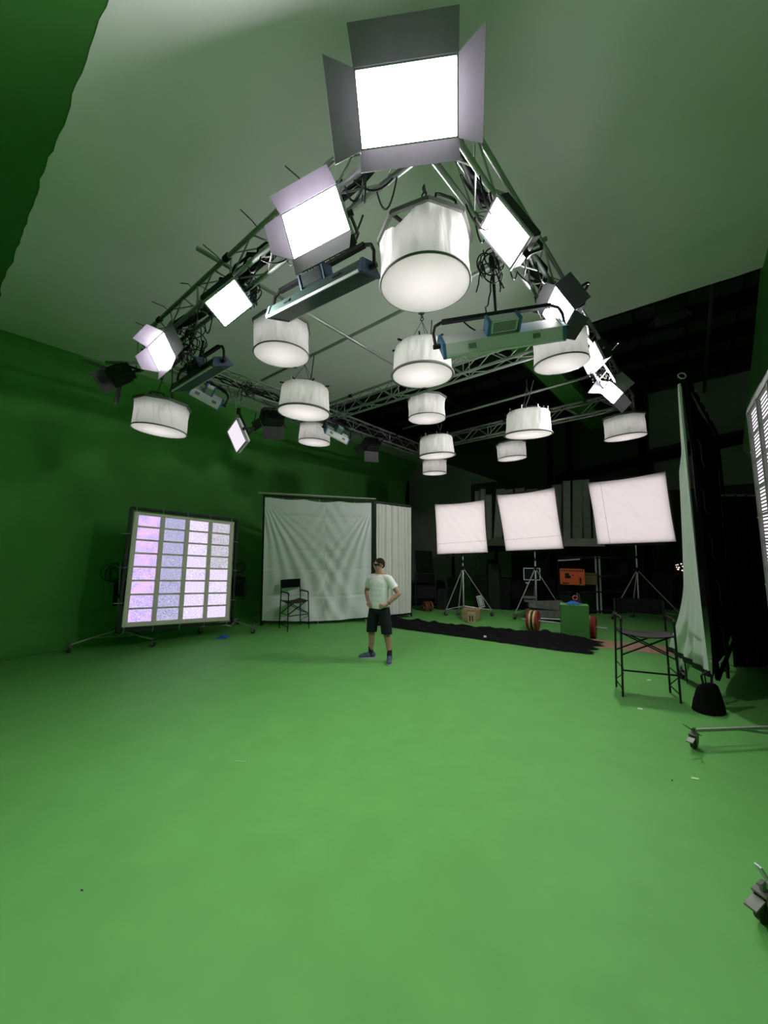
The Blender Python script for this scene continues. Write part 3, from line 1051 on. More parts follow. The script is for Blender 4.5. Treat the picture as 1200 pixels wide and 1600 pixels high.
def tube_bank(label, pL, pR, sd_hint, hang, mats=('tube_green', 'blue', 'mesh_grey'), dropk=0.0, roll=0.0, L=None, box=True, lit=False):
    pL, pR = V(pL), V(pR)
    c = (pL + pR) / 2
    rx = (pR - pL).normalized()
    up = (Z - rx * rx.z).normalized()
    ry = up.cross(rx)
    mat = frame(c, rx, ry, up)
    RX = M.Rotation(roll, 4, 'X')

    def rl(mb):
        mb.v = [RX @ p for p in mb.v]
        return mb
    L = L or (pR - pL).length
    t = thing('tube_fixture', label, 'studio light', mat)
    hl = L / 2
    # cross-section: broad open face downwards, narrow back
    prof = [(-0.15, -0.05), (-0.15, -0.025), (-0.085, 0.06), (0.085, 0.06), (0.15, -0.025), (0.15, -0.05)]
    rl(MB().prism([V((-hl + 0.03, y, z)) for y, z in prof], V((L - 0.06, 0, 0)))).build('body', mats[0], t)
    lip = MB()
    for s in (-1, 1):
        lip.box((0, s * 0.15, -0.045), (L - 0.06, 0.018, 0.022))
    rl(lip).build('lip', 'silver', t)
    rl(MB().box((0, 0, -0.054), (L - 0.1, 0.27, 0.006))).build('diffuser', 'white_tag' if mats[0] == 'silver' else mats[0], t)
    for s in (-1, 1):
        rl(MB().prism([V((s * hl - 0.03 * (s > 0), y * 1.08, z * 1.1)) for y, z in prof], V((0.03, 0, 0)))).build('end_cap', mats[1], t, label='blue end cap')
    if box:
        bx = MB().box((0, 0, 0.135), (L * 0.22, 0.13, 0.12), None, 0.008)
        bb = rl(bx).build('ballast_box', 'silver' if mats[0] == 'silver' else mats[0], t)
        gr = MB()
        for s in (-1, 1):
            for k in range(7):
                gr.box((0, s * 0.067, 0.095 + k * 0.013), (L * 0.18, 0.006, 0.006))
        rl(gr).build('vent', mats[2], bb)
        for s in (-1, 1):
            rl(MB().box((s * L * 0.122, 0, 0.13), (0.03, 0.145, 0.15), None, 0.006)).build('bracket', mats[1], bb)
    for s in (-1, 1):
        rl(MB().box((s * L * 0.26, -0.118, 0.02), (0.07, 0.012, 0.045), M.Rotation(-0.85, 4, 'X'))).build('label_plate', mats[2], t)
        rl(MB().box((s * L * 0.26, 0.118, 0.02), (0.07, 0.012, 0.045), M.Rotation(0.85, 4, 'X'))).build('label_plate', mats[2], t)
    yh = 0.24
    yk = MB()
    e = hl + 0.045
    pts = [V((-e, 0, 0.0)), V((-e, 0, yh - 0.1)), V((-e + 0.03, 0, yh - 0.03)), V((-e + 0.1, 0, yh)), V((e - 0.1, 0, yh)), V((e - 0.03, 0, yh - 0.03)), V((e, 0, yh - 0.1)), V((e, 0, 0.0))]
    for i in range(len(pts) - 1):
        yk.cyl(pts[i], pts[i + 1], 0.016, seg=8)
    yk.bar(pts[3], pts[4], 0.045, 0.036)
    for s in (-1, 1):
        yk.cyl((s * (hl - 0.01), 0, 0.0), (s * (hl + 0.07), 0, 0.0), 0.024, seg=8)
    yk.build('yoke', 'black', t)
    yc = mat @ V((0, 0, yh))
    MB().cyl(yc, V(hang), 0.016, seg=8).build('hanging_rod', 'black', t, world=True)
    MB().tube(sag(mat @ V((L * 0.1, 0.05, 0.14)), mat @ V((-L * 0.28, 0.04, yh + 0.02)), 0.12, 10), 0.008, 5).build('power_cable', 'black', t, world=True)
    MB().tube([p + V((0, 0, 0)) for p in sag(mat @ V((-L * 0.1, 0.05, yh)), V(hang) + V((0.03, 0, -0.03)), 0.10, 10, 0.012, 5)], 0.008, 5).build('power_cable', 'black', t, world=True)
    return t


tube_bank('silver tube fixture with blue ends and black yoke at right', dep(688, 541, 3.75), dep(876, 512, 3.75), None,
          dep(768, 398, 3.72), mats=('silver', 'blue', 'mesh_grey'), roll=0.95)
tube_bank('dark tube fixture with blue ends under the second panel on the left', dep(432, 492, 4.0), dep(578, 418, 3.35), None,
          dep(480, 395, 3.75), mats=('tube_green', 'blue_dark', 'black'), roll=0.35)
tube_bank('dark tube fixture with a bare white end near the left truss end', dep(280, 606, 5.6), dep(347, 565, 5.0), None,
          dep(318, 532, 5.25), mats=('tube_green', 'blue_dark', 'black'), roll=0.4)
tube_bank('small blue-grey tube fixture below the wall truss at left', dep(298, 605, 6.35), dep(347, 632, 6.6), None, ab(3.0, 6.15, 4.76), mats=('silver', 'blue', 'mesh_grey'), roll=0.8)
tube_bank('tiny blue-grey tube fixture peeking out behind a drum light', dep(514, 672, 8.4), dep(537, 684, 8.6), None, ab(6.1, 6.22, 4.76), mats=('silver', 'blue', 'mesh_grey'), L=0.6, roll=0.8)

# ================================================================== UNLIT BLACK FIXTURES


def black_fixture(label, c, d, hang, rollang=0.0, sc=1.0):
    """c centre, d = direction the lamp faces"""
    d = V(d).normalized()
    rx = d.cross(Z).normalized()
    ry = d.cross(rx) * -1
    mat = frame(c, rx, ry, d * 1.0) @ M.Rotation(rollang, 4, 'Z') @ M.Scale(sc, 4)
    t = thing('barn_door_lamp', label, 'studio light', mat, 'unlit black lamps with barn doors')
    b = MB().box((0, 0, -0.10), (0.40, 0.26, 0.2), None, 0.02)
    for k in range(9):
        b.box(((k - 4) * 0.042, 0, -0.215), (0.012, 0.22, 0.05))
    b.build('housing', 'black', t)
    MB().box((0, 0, 0.006), (0.36, 0.22, 0.012)).build('front_face', 'dim_gear', t)
    for s, ax in ((1, 0), (-1, 0), (1, 1), (-1, 1)):
        if ax == 0:
            a, bb, o = V((-0.2, s * 0.13, 0.0)), V((0.2, s * 0.13, 0.0)), V((0, s, 0))
        else:
            a, bb, o = V((s * 0.2, -0.13, 0.0)), V((s * 0.2, 0.13, 0.0)), V((s, 0, 0))
        th = 0.75
        dv = o * cos(th) + V((0, 0, 1)) * sin(th)
        L = 0.24 if ax == 0 else 0.18
        MB().slab([a, bb, bb + dv * L, a + dv * L], 0.004).build('barn_door', 'flap_black', t)
    yk = MB()
    yk.tube([(-0.23, 0, -0.1), (-0.23, -0.03, -0.3), (-0.2, -0.05, -0.36), (0.2, -0.05, -0.36), (0.23, -0.03, -0.3), (0.23, 0, -0.1)], 0.014, 6)
    yk.build('yoke', 'black', t)
    MB().cyl(mat @ V((0, -0.05, -0.36)), V(hang), 0.016, seg=8).build('truss_clamp', 'black', t, world=True)
    MB().tube(sag(mat @ V((0.1, 0, -0.2)), V(hang) + V((0.2, 0.1, 0)), 0.15, 10), 0.008, 5).build('power_cable', 'black', t, world=True)
    return t


black_fixture('black barn-door lamp at the far left above the leftmost drum', dep(176, 590, 5.35), B * 0.62 - A * 0.75 - Z * 0.55, ab(1.75, 6.36, 4.64), 0.5, 1.05)
black_fixture('black barn-door lamp under the wall truss left of the wide-hooped drum', dep(424, 660, 7.3), B * 0.75 + A * 0.35 - Z * 0.6, ab(4.9, 6.25, 4.76), 0.15)
black_fixture('black barn-door lamp under the wall truss near the far end', dep(577, 700, 9.1), B * 0.75 + A * 0.25 - Z * 0.6, ab(7.4, 6.3, 4.76), 0.1)
black_fixture('black lamp hanging in the dark beyond the right truss', ab(7.85, 0.1, 5.9), A * 0.4 - Z * 0.9, ab(7.95, 0.05, 7.0), 0.2, 0.9)

# ================================================================== CASTERS AND ROLLING STANDS


def caster_mb(m, r=0.05):
    """returns fork and wheel shapes; m places the hub at floor height r, local y = roll axis"""
    wheel = MB().cyl(m @ V((0, -0.016, r)), m @ V((0, 0.016, r)), r, seg=18)
    wheel.cyl(m @ V((0, -0.022, r)), m @ V((0, 0.022, r)), r * 0.4, seg=12)
    fork = MB()
    for s in (-1, 1):
        fork.hexa([m @ V(p) for p in ((-0.02, s * 0.026, r * 0.8), (0.02, s * 0.026, r * 0.8), (0.02, s * 0.032, r * 0.8), (-0.02, s * 0.032, r * 0.8),
                                      (-0.045, s * 0.026, r * 2.15), (0.03, s * 0.026, r * 2.15), (0.03, s * 0.032, r * 2.15), (-0.045, s * 0.032, r * 2.15))])
    fork.hexa([m @ V(p) for p in ((-0.05, -0.034, r * 2.1), (0.04, -0.034, r * 2.1), (0.04, 0.034, r * 2.1), (-0.05, 0.034, r * 2.1),
                                  (-0.05, -0.034, r * 2.25), (0.04, -0.034, r * 2.25), (0.04, 0.034, r * 2.25), (-0.05, 0.034, r * 2.25))])
    fork.cyl(m @ V((0, 0, r * 2.2)), m @ V((0, 0, r * 2.2 + 0.05)), 0.016, seg=8)
    # brake pedal and locking lever
    fork.hexa([m @ V(p) for p in ((0.04, -0.028, r * 1.75), (0.115, -0.028, r * 1.35), (0.115, 0.028, r * 1.35), (0.04, 0.028, r * 1.75),
                                  (0.04, -0.028, r * 1.9), (0.115, -0.028, r * 1.5), (0.115, 0.028, r * 1.5), (0.04, 0.028, r * 1.9))])
    return fork, wheel


def rolling_stand(label, base, feet, height, hubz, r=0.05, lowz=0.18, pole_r=0.019, group=None, low=True, tilt=V((0, 0, 0)), levers=True, polemat='steel', collar=0.12):
    """feet: list of floor points for the casters"""
    base = V(base)
    t = thing('rolling_stand', label, 'stand', M.Translation(V((base.x, base.y, 0))), group)
    zf = r * 2.2 + 0.035
    top = V((base.x, base.y, height)) + tilt
    hub = V((base.x, base.y, hubz))
    MB().cyl(V((base.x, base.y, lowz * 0.6)), hub + Z * 0.5 * (height - hubz), pole_r, seg=10).build('pole', polemat, t, world=True, smooth=True)
    MB().cyl(hub + Z * 0.5 * (height - hubz) - Z * 0.05, top, pole_r * 0.75, seg=10).build('upper_pole', polemat, t, world=True, smooth=True)
    col = MB().cyl(hub - Z * collar / 2, hub + Z * collar / 2, pole_r * 1.9, seg=10)
    col.cyl(hub + Z * 0.5 * (height - hubz) - Z * 0.04, hub + Z * 0.5 * (height - hubz) + Z * 0.03, pole_r * 1.6, seg=10)
    col.box(hub + Z * 0.5 * (height - hubz) + V((0.03, 0, 0)), (0.05, 0.02, 0.03))
    col.build('collar', 'black', t, world=True)
    for f in feet:
        f = V(f)
        top_f = V((f.x, f.y, zf))
        lg = MB()
        if low:
            # nearly level leg with a strut
            lg.bar(V((base.x, base.y, hubz)) , top_f, 0.026, 0.026)
            mid = V((base.x, base.y, hubz)).lerp(top_f, 0.55)
            lg.cyl(V((base.x, base.y, lowz * 0.75)), mid, 0.011, seg=6)
        else:
            lg.cyl(hub, top_f, 0.013, seg=8)
            lg.cyl(V((base.x, base.y, lowz)), V((f.x, f.y, lowz)).lerp(top_f, 0.9), 0.010, seg=6)
        leg = lg.build('leg', 'steel', t, world=True)
        ang = atan2(f.y - base.y, f.x - base.x)
        m = yaw((f.x, f.y, 0), ang + 0.5)
        fork, wheel = caster_mb(m, r)
        if levers:
            fork.bar(top_f + Z * 0.015, top_f + Z * 0.05 + (yaw((0, 0, 0), ang + 0.9) @ V((0.15, 0, 0.03))), 0.018, 0.008)
        fk = fork.build('caster_fork', 'cart', leg, world=True)
        wheel.build('caster_wheel', 'rubber', leg, world=True)
        MB().torus(m @ V((0, 0, r)), r * 0.62, r * 0.12, m.to_3x3() @ V((0, 1, 0)), 18, 6).build('wheel_rim', 'cart', leg, world=True)
    return t


# ================================================================== LED WALLS


def led_wall(label, mat, w, h, striped=False, fw=0.085, rw=0.035, fmat='led_frame', fo=0.05):
    """local x right, y up, z towards the viewer; origin at the middle of the lower edge"""
    t = thing('led_wall', label, 'LED wall', mat)
    nc, nr = 4, 8
    cw, chh = (w - fw * 5) / 4 + 0.0, (h - rw * 9 - 0.05) / 8
    xs = [-w / 2 + fw * 0.9 + i * (cw + fw) + cw / 2 for i in range(nc)]
    ys = [0.05 + rw + j * (chh + rw) + chh / 2 for j in range(nr)]
    bk = MB()
    for i in range(nc + 1):
        x = -w / 2 + fw * 0.45 + i * (cw + fw) - 0.0
        bk.box((x, h / 2, 0.0), (fw * 0.98, h, 0.05), None, 0.006)
    for j in range(nr + 1):
        y = 0.05 + rw / 2 + j * (chh + rw)
        bk.box((0, y, -0.004), (w, rw, 0.034))
    bk.box((0, 0.03, 0), (w, 0.06, 0.048), None, 0.006)
    bk.box((0, h - 0.02, 0), (w, 0.06, 0.048), None, 0.006)
    bk.build('frame', fmat, t)
    MB().box((0, h / 2, -0.045), (w - 0.02, h - 0.02, 0.03)).build('back_board', 'tile_back', t)
    for i, x in enumerate(xs):
        for j, y in enumerate(ys):
            if striped:
                mt = 'tile_s'
            elif i == 0:
                mt = 'tile_p'
            elif i == 1:
                mt = 'tile_g'
            elif i == 2:
                mt = 'tile_w'
            else:
                mt = 'tile_k' if j >= 4 else 'tile_w'
            o = MB().box((0, 0, 0), (cw, chh, 0.012)).build('led_tile', mt, t)
            o.location = (x, y, -0.012)
    # black tube frame around
    tb = MB()
    o = 0.09
    for a, b in (((-w / 2 - fo, -0.06), (-w / 2 - fo, h + o)), ((w / 2 + o, -0.06), (w / 2 + o, h + o)), ((-w / 2 - fo, h + o), (w / 2 + o, h + o)), ((-w / 2 - fo, -0.06), (w / 2 + o, -0.06))):
        tb.bar(V((*a, -0.05)), V((*b, -0.05)), 0.05, 0.05, V((0, 0, 1)))
    tb.build('support_frame', 'black', t)
    for i in range(nc + 1):
        x = -w / 2 + fw * 0.45 + i * (cw + fw)
        for y0, y1 in ((h - 0.05, h + o + 0.04), (0.04, -0.11)):
            MB().cyl((x, y0, 0.03), (x, y1, -0.04), 0.006, seg=5).build('cable_tie', 'rope', t)
    for s in (-1, 1):
        for k in range(3):
            y = h * (0.2 + 0.3 * k)
            MB().cyl((s * (w / 2 - 0.03), y, 0.03), (s * (w / 2 + 0.16), y, -0.05), 0.006, seg=5).build('cable_tie', 'rope', t)
    return t


LC, LX, LY = V((-4.198, 8.074, 1.469)), V((0.722, 0.688, -0.075)).normalized(), V((-0.039, 0.149, 0.988))
LY = (LY - LX * LY.dot(LX)).normalized()
LZ = LX.cross(LY)
LW, LH = 2.0, 2.204
lm = frame(LC - LY * LH / 2, LX, LY, LZ)
led_wall('large square wall of lilac glowing tiles tilted back on rolling stands at left', lm, LW, LH)


def at_led(x, y, z):
    return lm @ V((x, y, z))


# stands behind it
bl = onz(181, 1000, 0)
bl = V((-5.10, 7.66, 0))
rolling_stand('rolling stand with casters holding the left edge of the lilac tile wall', onz(182, 1003, 0), [onz(108, 1020, 0), onz(238, 1011, 0), onz(182, 1003, 0) + V((0.15, 0.42, 0))], 1.62, 0.24, lowz=0.13, r=0.05)
rolling_stand('rolling stand with casters holding the right edge of the lilac tile wall', onz(362, 985, 0), [onz(312, 990, 0), onz(395, 990, 0), onz(362, 985, 0) + V((-0.1, 0.62, 0))], 1.62, 0.24, lowz=0.13, r=0.05)


def coil(label, c, n, R, seed, mat='black'):
    r = random.Random(seed)
    mb = MB()
    c = V(c)
    for i in range(n):
        ax = V((r.uniform(-0.5, 0.5), -1, r.uniform(-0.3, 0.3)))
        mb.torus(c + V((r.uniform(-0.06, 0.06), r.uniform(-0.03, 0.03), r.uniform(-0.10, 0.06) - 0.05)), R * r.uniform(0.6, 1.1), 0.008, ax, 26, 5)
    return mb


cl = onz(182, 1003, 0)
single('cable_coil', coil('', V((cl.x - 0.12, cl.y + 0.02, 1.43)), 7, 0.19, 2), 'black', 'coil of black cable hanging on the left stand of the lilac wall', 'cable', V((cl.x, cl.y, 1.2)))
cr = onz(362, 985, 0)
single('cable_coil', coil('', V((cr.x + 0.12, cr.y, 1.5)), 6, 0.15, 4), 'black', 'coil of black cable hanging on the right stand of the lilac wall', 'cable', V((cr.x, cr.y, 1.3)))


def power_box(label, c, sz):
    t = thing('power_supply_box', label, 'power box', V(c))
    MB().box((0, 0, sz[2] / 2), sz, None, 0.01).build('case', 'dark_gear', t)
    MB().box((0, -sz[1] / 2 - 0.004, sz[2] * 0.8), (sz[0] * 0.6, 0.008, 0.05)).build('front_plate', 'dim_gear', t)
    MB().tube(sag((0, 0, 0.0), (sz[0] * 0.7, 0.1, sz[2] * 0.7), 0.2, 10), 0.007, 5).build('power_cable', 'black', t)
    return t


power_box('black power box hanging from the left stand of the lilac wall', (cl.x + 0.0, cl.y + 0.07, 0.72), (0.26, 0.12, 0.5))
power_box('black power box hanging from the right stand of the lilac wall', (cr.x + 0.13, cr.y + 0.02, 0.78), (0.30, 0.12, 0.45))

# right LED wall seen edge-on at the right border
RT = dep(1171, 641, 3.9)
rtop = RT
rx = V((-0.60, -0.80, 0.0)).normalized()
ry = V((-0.02, 0.015, 1.0))
ry = (ry - rx * ry.dot(rx)).normalized()
rz = rx.cross(ry)
rm = frame(RT - ry * 2.2 + rx * 1.0 , rx, ry, rz)
led_wall('glowing wall of white light strips cut off by the right photo edge', rm, 2.0, 2.2, striped=True, fw=0.04, rw=0.022, fmat='hoop', fo=0.09)
c1, c2 = onz(1085, 1169, 0), onz(1196, 1440, 0)
rb = onz(1210, 1150, 0) + V((0.35, 0.1, 0))
rs1 = rolling_stand('rolling stand whose leg and caster point left below the right light strips', V((4.08, 4.05, 0)), [c1, V((4.6, 4.5, 0)), V((3.75, 3.45, 0))], 1.6, 0.16, lowz=0.10, r=0.062, pole_r=0.022)
MB().bar(dep(1068, 1132, 3.75), dep(1094, 1149, 3.75), 0.03, 0.008).build('locking_lever', 'cart', rs1, world=True)
rs2 = rolling_stand('rolling stand with a braked caster at the lower right photo corner', V((2.62, 2.12, 0)), [c2, V((3.2, 2.6, 0)), V((2.3, 1.65, 0))], 1.6, 0.20, lowz=0.12, r=0.07, pole_r=0.022)

MB().bar(dep(1184, 1352, 2.1), dep(1208, 1388, 2.1), 0.035, 0.010).build('locking_lever', 'silver', rs2, world=True)

# ================================================================== WHITE CURTAINS IN BLACK FRAMES


def curtain_frame(label, p0, p1, top0, top1, bot, seed, warm=False, rings=9, style=0):
    p0, p1 = V(p0), V(p1)
    u = (p1 - p0)
    W = u.length
    u.normalize()
    n = V((u.y, -u.x, 0))
    t = thing('curtain_frame', label, 'curtain', V((p0.x, p0.y, 0)))
    r = random.Random(seed)

    def top(s):
        return top0 + (top1 - top0) * s
    # frame poles
    for s, nm in ((0, 'pole'), (1, 'pole')):
        q = p0 + u * W * s
        MB().bar(V((q.x, q.y, 0.0)), V((q.x, q.y, top(s) + 0.02)), 0.045, 0.045, n).build('pole', 'black', t, world=True)
    MB().bar(V((p0.x, p0.y, top0)), V((p1.x, p1.y, top1)), 0.045, 0.045).build('top_bar', 'black', t, world=True)
    MB().bar(V((p0.x, p0.y, bot - 0.03)), V((p1.x, p1.y, bot - 0.03)), 0.045, 0.06).build('bottom_bar', 'black', t, world=True)

    def fn(s, v):
        x = 0.03 + s * (W - 0.06)
        zt, zb = top(s) - 0.05, bot
        if style == 0:
            # swags from both upper corners that fall into steep folds
            zt -= 0.05 * sin(pi * s) * abs(sin(s * 9))
            d = 0.0
            for cx, sgn in ((0.0, 1), (W, -1)):
                dx, dz = abs(x - cx) + 0.02, (1 - v) * (top0 - bot) + 0.05
                a = atan2(dz, dx)
                rad = sqrt(dx * dx + dz * dz)
                amp = min(1, rad / 0.8) * math.exp(-((a - 1.12) / 0.34) ** 2) * 0.017
                d += amp * sin(a * 40 + 2.2 * sin(rad * 1.3) + 1.2 * noise.noise(V((a * 3, rad, seed))))
            mid = math.exp(-((s - 0.56) / 0.16) ** 2)
            d += 0.008 * mid * sin(v * 40 + 9 * abs(s - 0.56) * 6)
            d += 0.012 * noise.noise(V((x * 1.7, v * 7, seed)))
            d += 0.022 * noise.noise(V((x * 0.6, v * 1.5, seed + 5)))
            for zc in (0.2, 0.42, 0.58, 0.74, 0.87):
                d -= 0.012 * math.exp(-((v - zc) / 0.004) ** 2)
            zb -= 0.06 * sin(pi * s)
        else:
            d = 0.011 * sin(x * 34 + 2 * sin(v * 2)) * (0.35 + 0.65 * v) + 0.007 * sin(x * 61 + v) + 0.02 * noise.noise(V((x * 2, v * 3, seed)))
        z = zb + (zt - zb) * v
        p = p0 + u * x + n * (0.07 + d * 1.5)
        return V((p.x, p.y, z))
    MB().grid(fn, 150, 90).build('curtain_cloth', 'curtain_warm' if warm else 'curtain', t, world=True, smooth=True)
    for k in range(rings):
        s = (k + 0.5) / rings
        q = p0 + u * W * s
        q = V((q.x, q.y, top(s)))
        MB().cyl(q + Z * 0.035, q - Z * 0.09 + n * 0.02, 0.008, seg=5).build('cloth_tie', 'black' if warm else 'rope', t, world=True)
    for s in (0.06, 0.5, 0.94):
        q = p0 + u * W * s
        MB().tube([V((q.x, q.y, bot - 0.05)), V((q.x, q.y, 0.06)) + n * 0.03, V((q.x, q.y, 0.01)) + n * 0.14], 0.012, 6).build('foot', 'steel', t, world=True)
        MB().tube([V((q.x, q.y, bot - 0.05)), V((q.x, q.y, 0.06)) - n * 0.03, V((q.x, q.y, 0.01)) - n * 0.3], 0.012, 6).build('foot', 'steel', t, world=True)
    return t


cp0, cp1, cp2 = onz(408, 977, 0), onz(581, 971, 0), onz(642, 964, 0)
curtain_frame('wide white curtain tied in a black frame behind the folding chair', cp0, cp1, 3.20, 3.10, 0.13, 3, rings=9)
curtain_frame('narrow white curtain panel in the frame behind the standing man', cp1 + V((0.05, 0.03, 0)), cp2, 3.09, 3.03, 0.13, 5, warm=True, rings=6, style=1)
ub = (cp1 - cp0).normalized()
single('top_rail', MB().cyl(V((cp0.x, cp0.y, 3.27)) - ub * 0.15, V((cp1.x, cp1.y, 3.17)) + ub * 0.1, 0.02, seg=8), 'steel',
       'thin silver rail along the top of the wide white curtain', 'rail', V((cp0.x, cp0.y, 3.27)))

# ================================================================== DIRECTOR'S CHAIRS


def director_chair(label, mat, W, D, seat, back, flip=False, feet=True):
    """local -y is the front"""
    t = thing('director_chair', label, 'chair', mat, 'tall folding canvas chairs')
    hw, hd = W / 2, D / 2
    r = 0.013
    arm = seat + 0.20
    sp = 0.02
    for s in (-1, 1):
        MB().cyl((s * (hw + sp), -hd - 0.02, 0), (s * hw, -hd, arm - 0.03), r, seg=8).build('leg', 'black', t)
        MB().cyl((s * (hw + sp), hd + 0.02, 0), (s * hw, hd, arm - 0.03), r, seg=8).build('leg', 'black', t)
        MB().tube([(s * hw, -hd, arm - 0.05), (s * hw, -hd, arm - 0.02), (s * hw, -hd + 0.025, arm), (s * hw, hd - 0.025, arm), (s * hw, hd, arm - 0.02), (s * hw, hd, arm - 0.05)], 0.018, 8).build('armrest', 'black', t)
        MB().cyl((s * hw * 0.98, hd, arm - 0.05), (s * hw * 0.98, hd + 0.03, back), r, seg=8).build('back_post', 'black', t)
        MB().bar((s * (hw - 0.01), -hd, seat - 0.015), (s * (hw - 0.01), hd, seat - 0.015), 0.022, 0.022).build('seat_rail', 'black', t)
        MB().cyl((s * (hw + sp), -hd - 0.015, 0.10), (s * (hw + sp), hd + 0.015, 0.10), 0.009, seg=6).build('side_rail', 'black', t)
    for y in (-hd + 0.02, hd - 0.02):
        for s in (-1, 1):
            MB().bar((s * (hw - 0.03), y + s * 0.008, seat - 0.02), (-s * (hw - 0.0), y + s * 0.008, seat - 0.30), 0.016, 0.024, V((0, 1, 0))).build('cross_brace', 'black', t)

    def bk(u, v):
        x = (u - 0.5) * W
        return (x, hd + 0.012 + 0.03 * sin(pi * u) + 0.03 * v, back - 0.20 + 0.2 * v + 0.0)
    b = MB().grid(bk, 16, 4)
    b2 = MB().grid(lambda u, v: V(bk(u, v)) + V((0, 0.012, 0)), 16, 4)
    b.add(b2.v, b2.f).build('backrest', 'black_matt', t, smooth=True)

    def st(u, v):
        return ((u - 0.5) * W * 0.96, (v - 0.5) * (D + 0.06), seat - 0.035 * sin(pi * u))
    s1 = MB().grid(st, 14, 6)
    s2 = MB().grid(lambda u, v: V(st(u, v)) - V((0, 0, 0.012)), 14, 6)
    s1.add(s2.v, s2.f).build('seat', 'seat', t, smooth=True)
    MB().cyl((-hw, -hd - 0.01, 0.34), (hw, -hd - 0.01, 0.34), 0.012, seg=6).cyl((-hw, -hd - 0.01, 0.36), (-hw, hd, 0.36), 0.008, seg=6).cyl((hw, -hd - 0.01, 0.36), (hw, hd, 0.36), 0.008, seg=6).build('footrest', 'black', t)
    if feet:
        MB().cyl((hw, -hd - 0.01, 0.30), (hw + sp, hd, 0.12), 0.007, seg=6).cyl((-hw, -hd - 0.01, 0.30), (-hw - sp, hd, 0.12), 0.007, seg=6).build('stay', 'black', t)
    return t


fa, fb, fc, fd = onz(973, 1088, 0), onz(1062, 1098, 0), onz(966, 1075, 0), onz(1046, 1082, 0)
cen = (fa + fb + fc + fd) / 4
director_chair('tall black director chair standing beside the black flag at right', face_to(cen, V((-0.33, -0.94))), 0.60, 0.32, 0.83, 1.24)
ga = (onz(439, 982, 0) + onz(454, 985, 0) + onz(482, 981, 0)) / 3
director_chair('small black director chair standing in front of the white curtain', face_to(V((-2.13, 9.20, 0)), V((0.62, -0.78))), 0.50, 0.42, 0.66, 1.13)

# ================================================================== DIFFUSION SILKS ON STANDS


def silk(label, C, RX, RY, w, h, feet, base, hub, seed, sc=1.0, lowz=0.3, sagk=0.03):
    C = CAMP + (V(C) - CAMP) * sc
    w, h = w * sc, h * sc
    rx, ry = V(RX).normalized(), V(RY)
    ry = (ry - rx * ry.dot(rx)).normalized()
    mat = frame(C, rx, ry, rx.cross(ry))
    t = thing('diffusion_frame', label, 'diffusion frame', mat, 'lit diffusion frames')

    def fn(u, v):
        x, y = (u - 0.5) * w, (v - 0.5) * h
        y -= sagk * h * sin(pi * u) * max(0, v - 0.2) * 1.2
        x += 0.012 * w * sin(pi * v) * (1 - 2 * u)
        e = min(1, 8 * min(u, 1 - u, v, 1 - v))
        z = 0.03 * noise.noise(V((x * 2, y * 2.4, seed))) + 0.02 * noise.noise(V(((x + y) * 7, (x - y) * 1.6, seed))) + 0.012 * sin((x + y * (0.6 if seed % 2 else -0.6)) * 22) * math.exp(-((x + y * 0.9 * (1 if seed % 2 else -1)) / 0.35) ** 2)
        return (x, y, z * e)
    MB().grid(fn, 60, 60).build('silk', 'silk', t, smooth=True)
    sm = MB()
    if seed == 3:
        sm.bar((-w * 0.32, -h * 0.49, 0.012), (-w * 0.32, h * 0.46, 0.012), 0.006, 0.002, V((0, 0, 1)))
    else:
        sm.bar((-w * 0.48, -h * 0.30, 0.012), (w * 0.48, -h * 0.28, 0.012), 0.006, 0.002, V((0, 0, 1)))
    sm.build('seam', 'bezel', t)
    MB().box((0, -h * 0.018, -0.085), (w * 0.975, h * 0.935, 0.008)).build('led_mat', 'mat_led', t, label='glowing light mat behind the silk')
    MB().box((0, 0, -0.17), (w * 0.98, h * 0.98, 0.02)).build('back_board', 'black', t)
    fr = MB()
    for s in (-1, 1):
        fr.bar((s * w * 0.492, -h / 2, -0.03), (s * w * 0.492, h / 2, -0.03), 0.02, 0.02)
        fr.bar((-w / 2, s * h * 0.492 - (sagk * h * 0.55 if s > 0 else 0.0), -0.03), (w / 2, s * h * 0.492 - (sagk * h * 0.55 if s > 0 else 0.0), -0.03), 0.02, 0.02)
        for q in (-1, 1):
            fr.bar((s * w * 0.485, q * h * 0.485, -0.03), (s * w * 0.485, q * h * 0.485, -0.16), 0.02, 0.02)
    fr.build('frame', 'black', t)
    MB().bar((-w * 0.36, -h * 0.53, -0.12), (w * 0.36, -h * 0.53, -0.12), 0.05, 0.04).build('mount_bar', 'black', t)
    mt = mat @ V((0, -h * 0.53, -0.12))
    MB().tube(sag(mat @ V((w * 0.3, -h * 0.5, -0.15)), V((base[0] + 0.1, base[1], 1.0)), 0.1, 8, 0.02, seed), 0.007, 5).build('power_cable', 'black', t, world=True)
    b = V((mt.x, mt.y, 0))
    return mt


m1 = silk('left white glowing diffusion square on a rolling stand', [2.118, 10.572, 2.436], [0.917, -0.397, 0.048], [-0.031, 0.049, 0.998], 1.40, 1.425, None, (2.4, 10.8), 0, 1)
m2 = silk('middle white glowing diffusion square tilted on its stand', [3.608, 9.472, 2.562], [0.806, -0.589, 0.055], [-0.19, -0.17, 0.967], 1.40, 1.493, None, (3.9, 10.3), 0, 2, sc=1.08)
m3 = silk('right pinkish glowing diffusion square with one upright seam', [5.789, 8.961, 2.785], [0.685, -0.727, 0.046], [-0.166, -0.095, 0.981], 1.60, 1.579, None, (6.7, 9.8), 0, 3, sc=1.12)


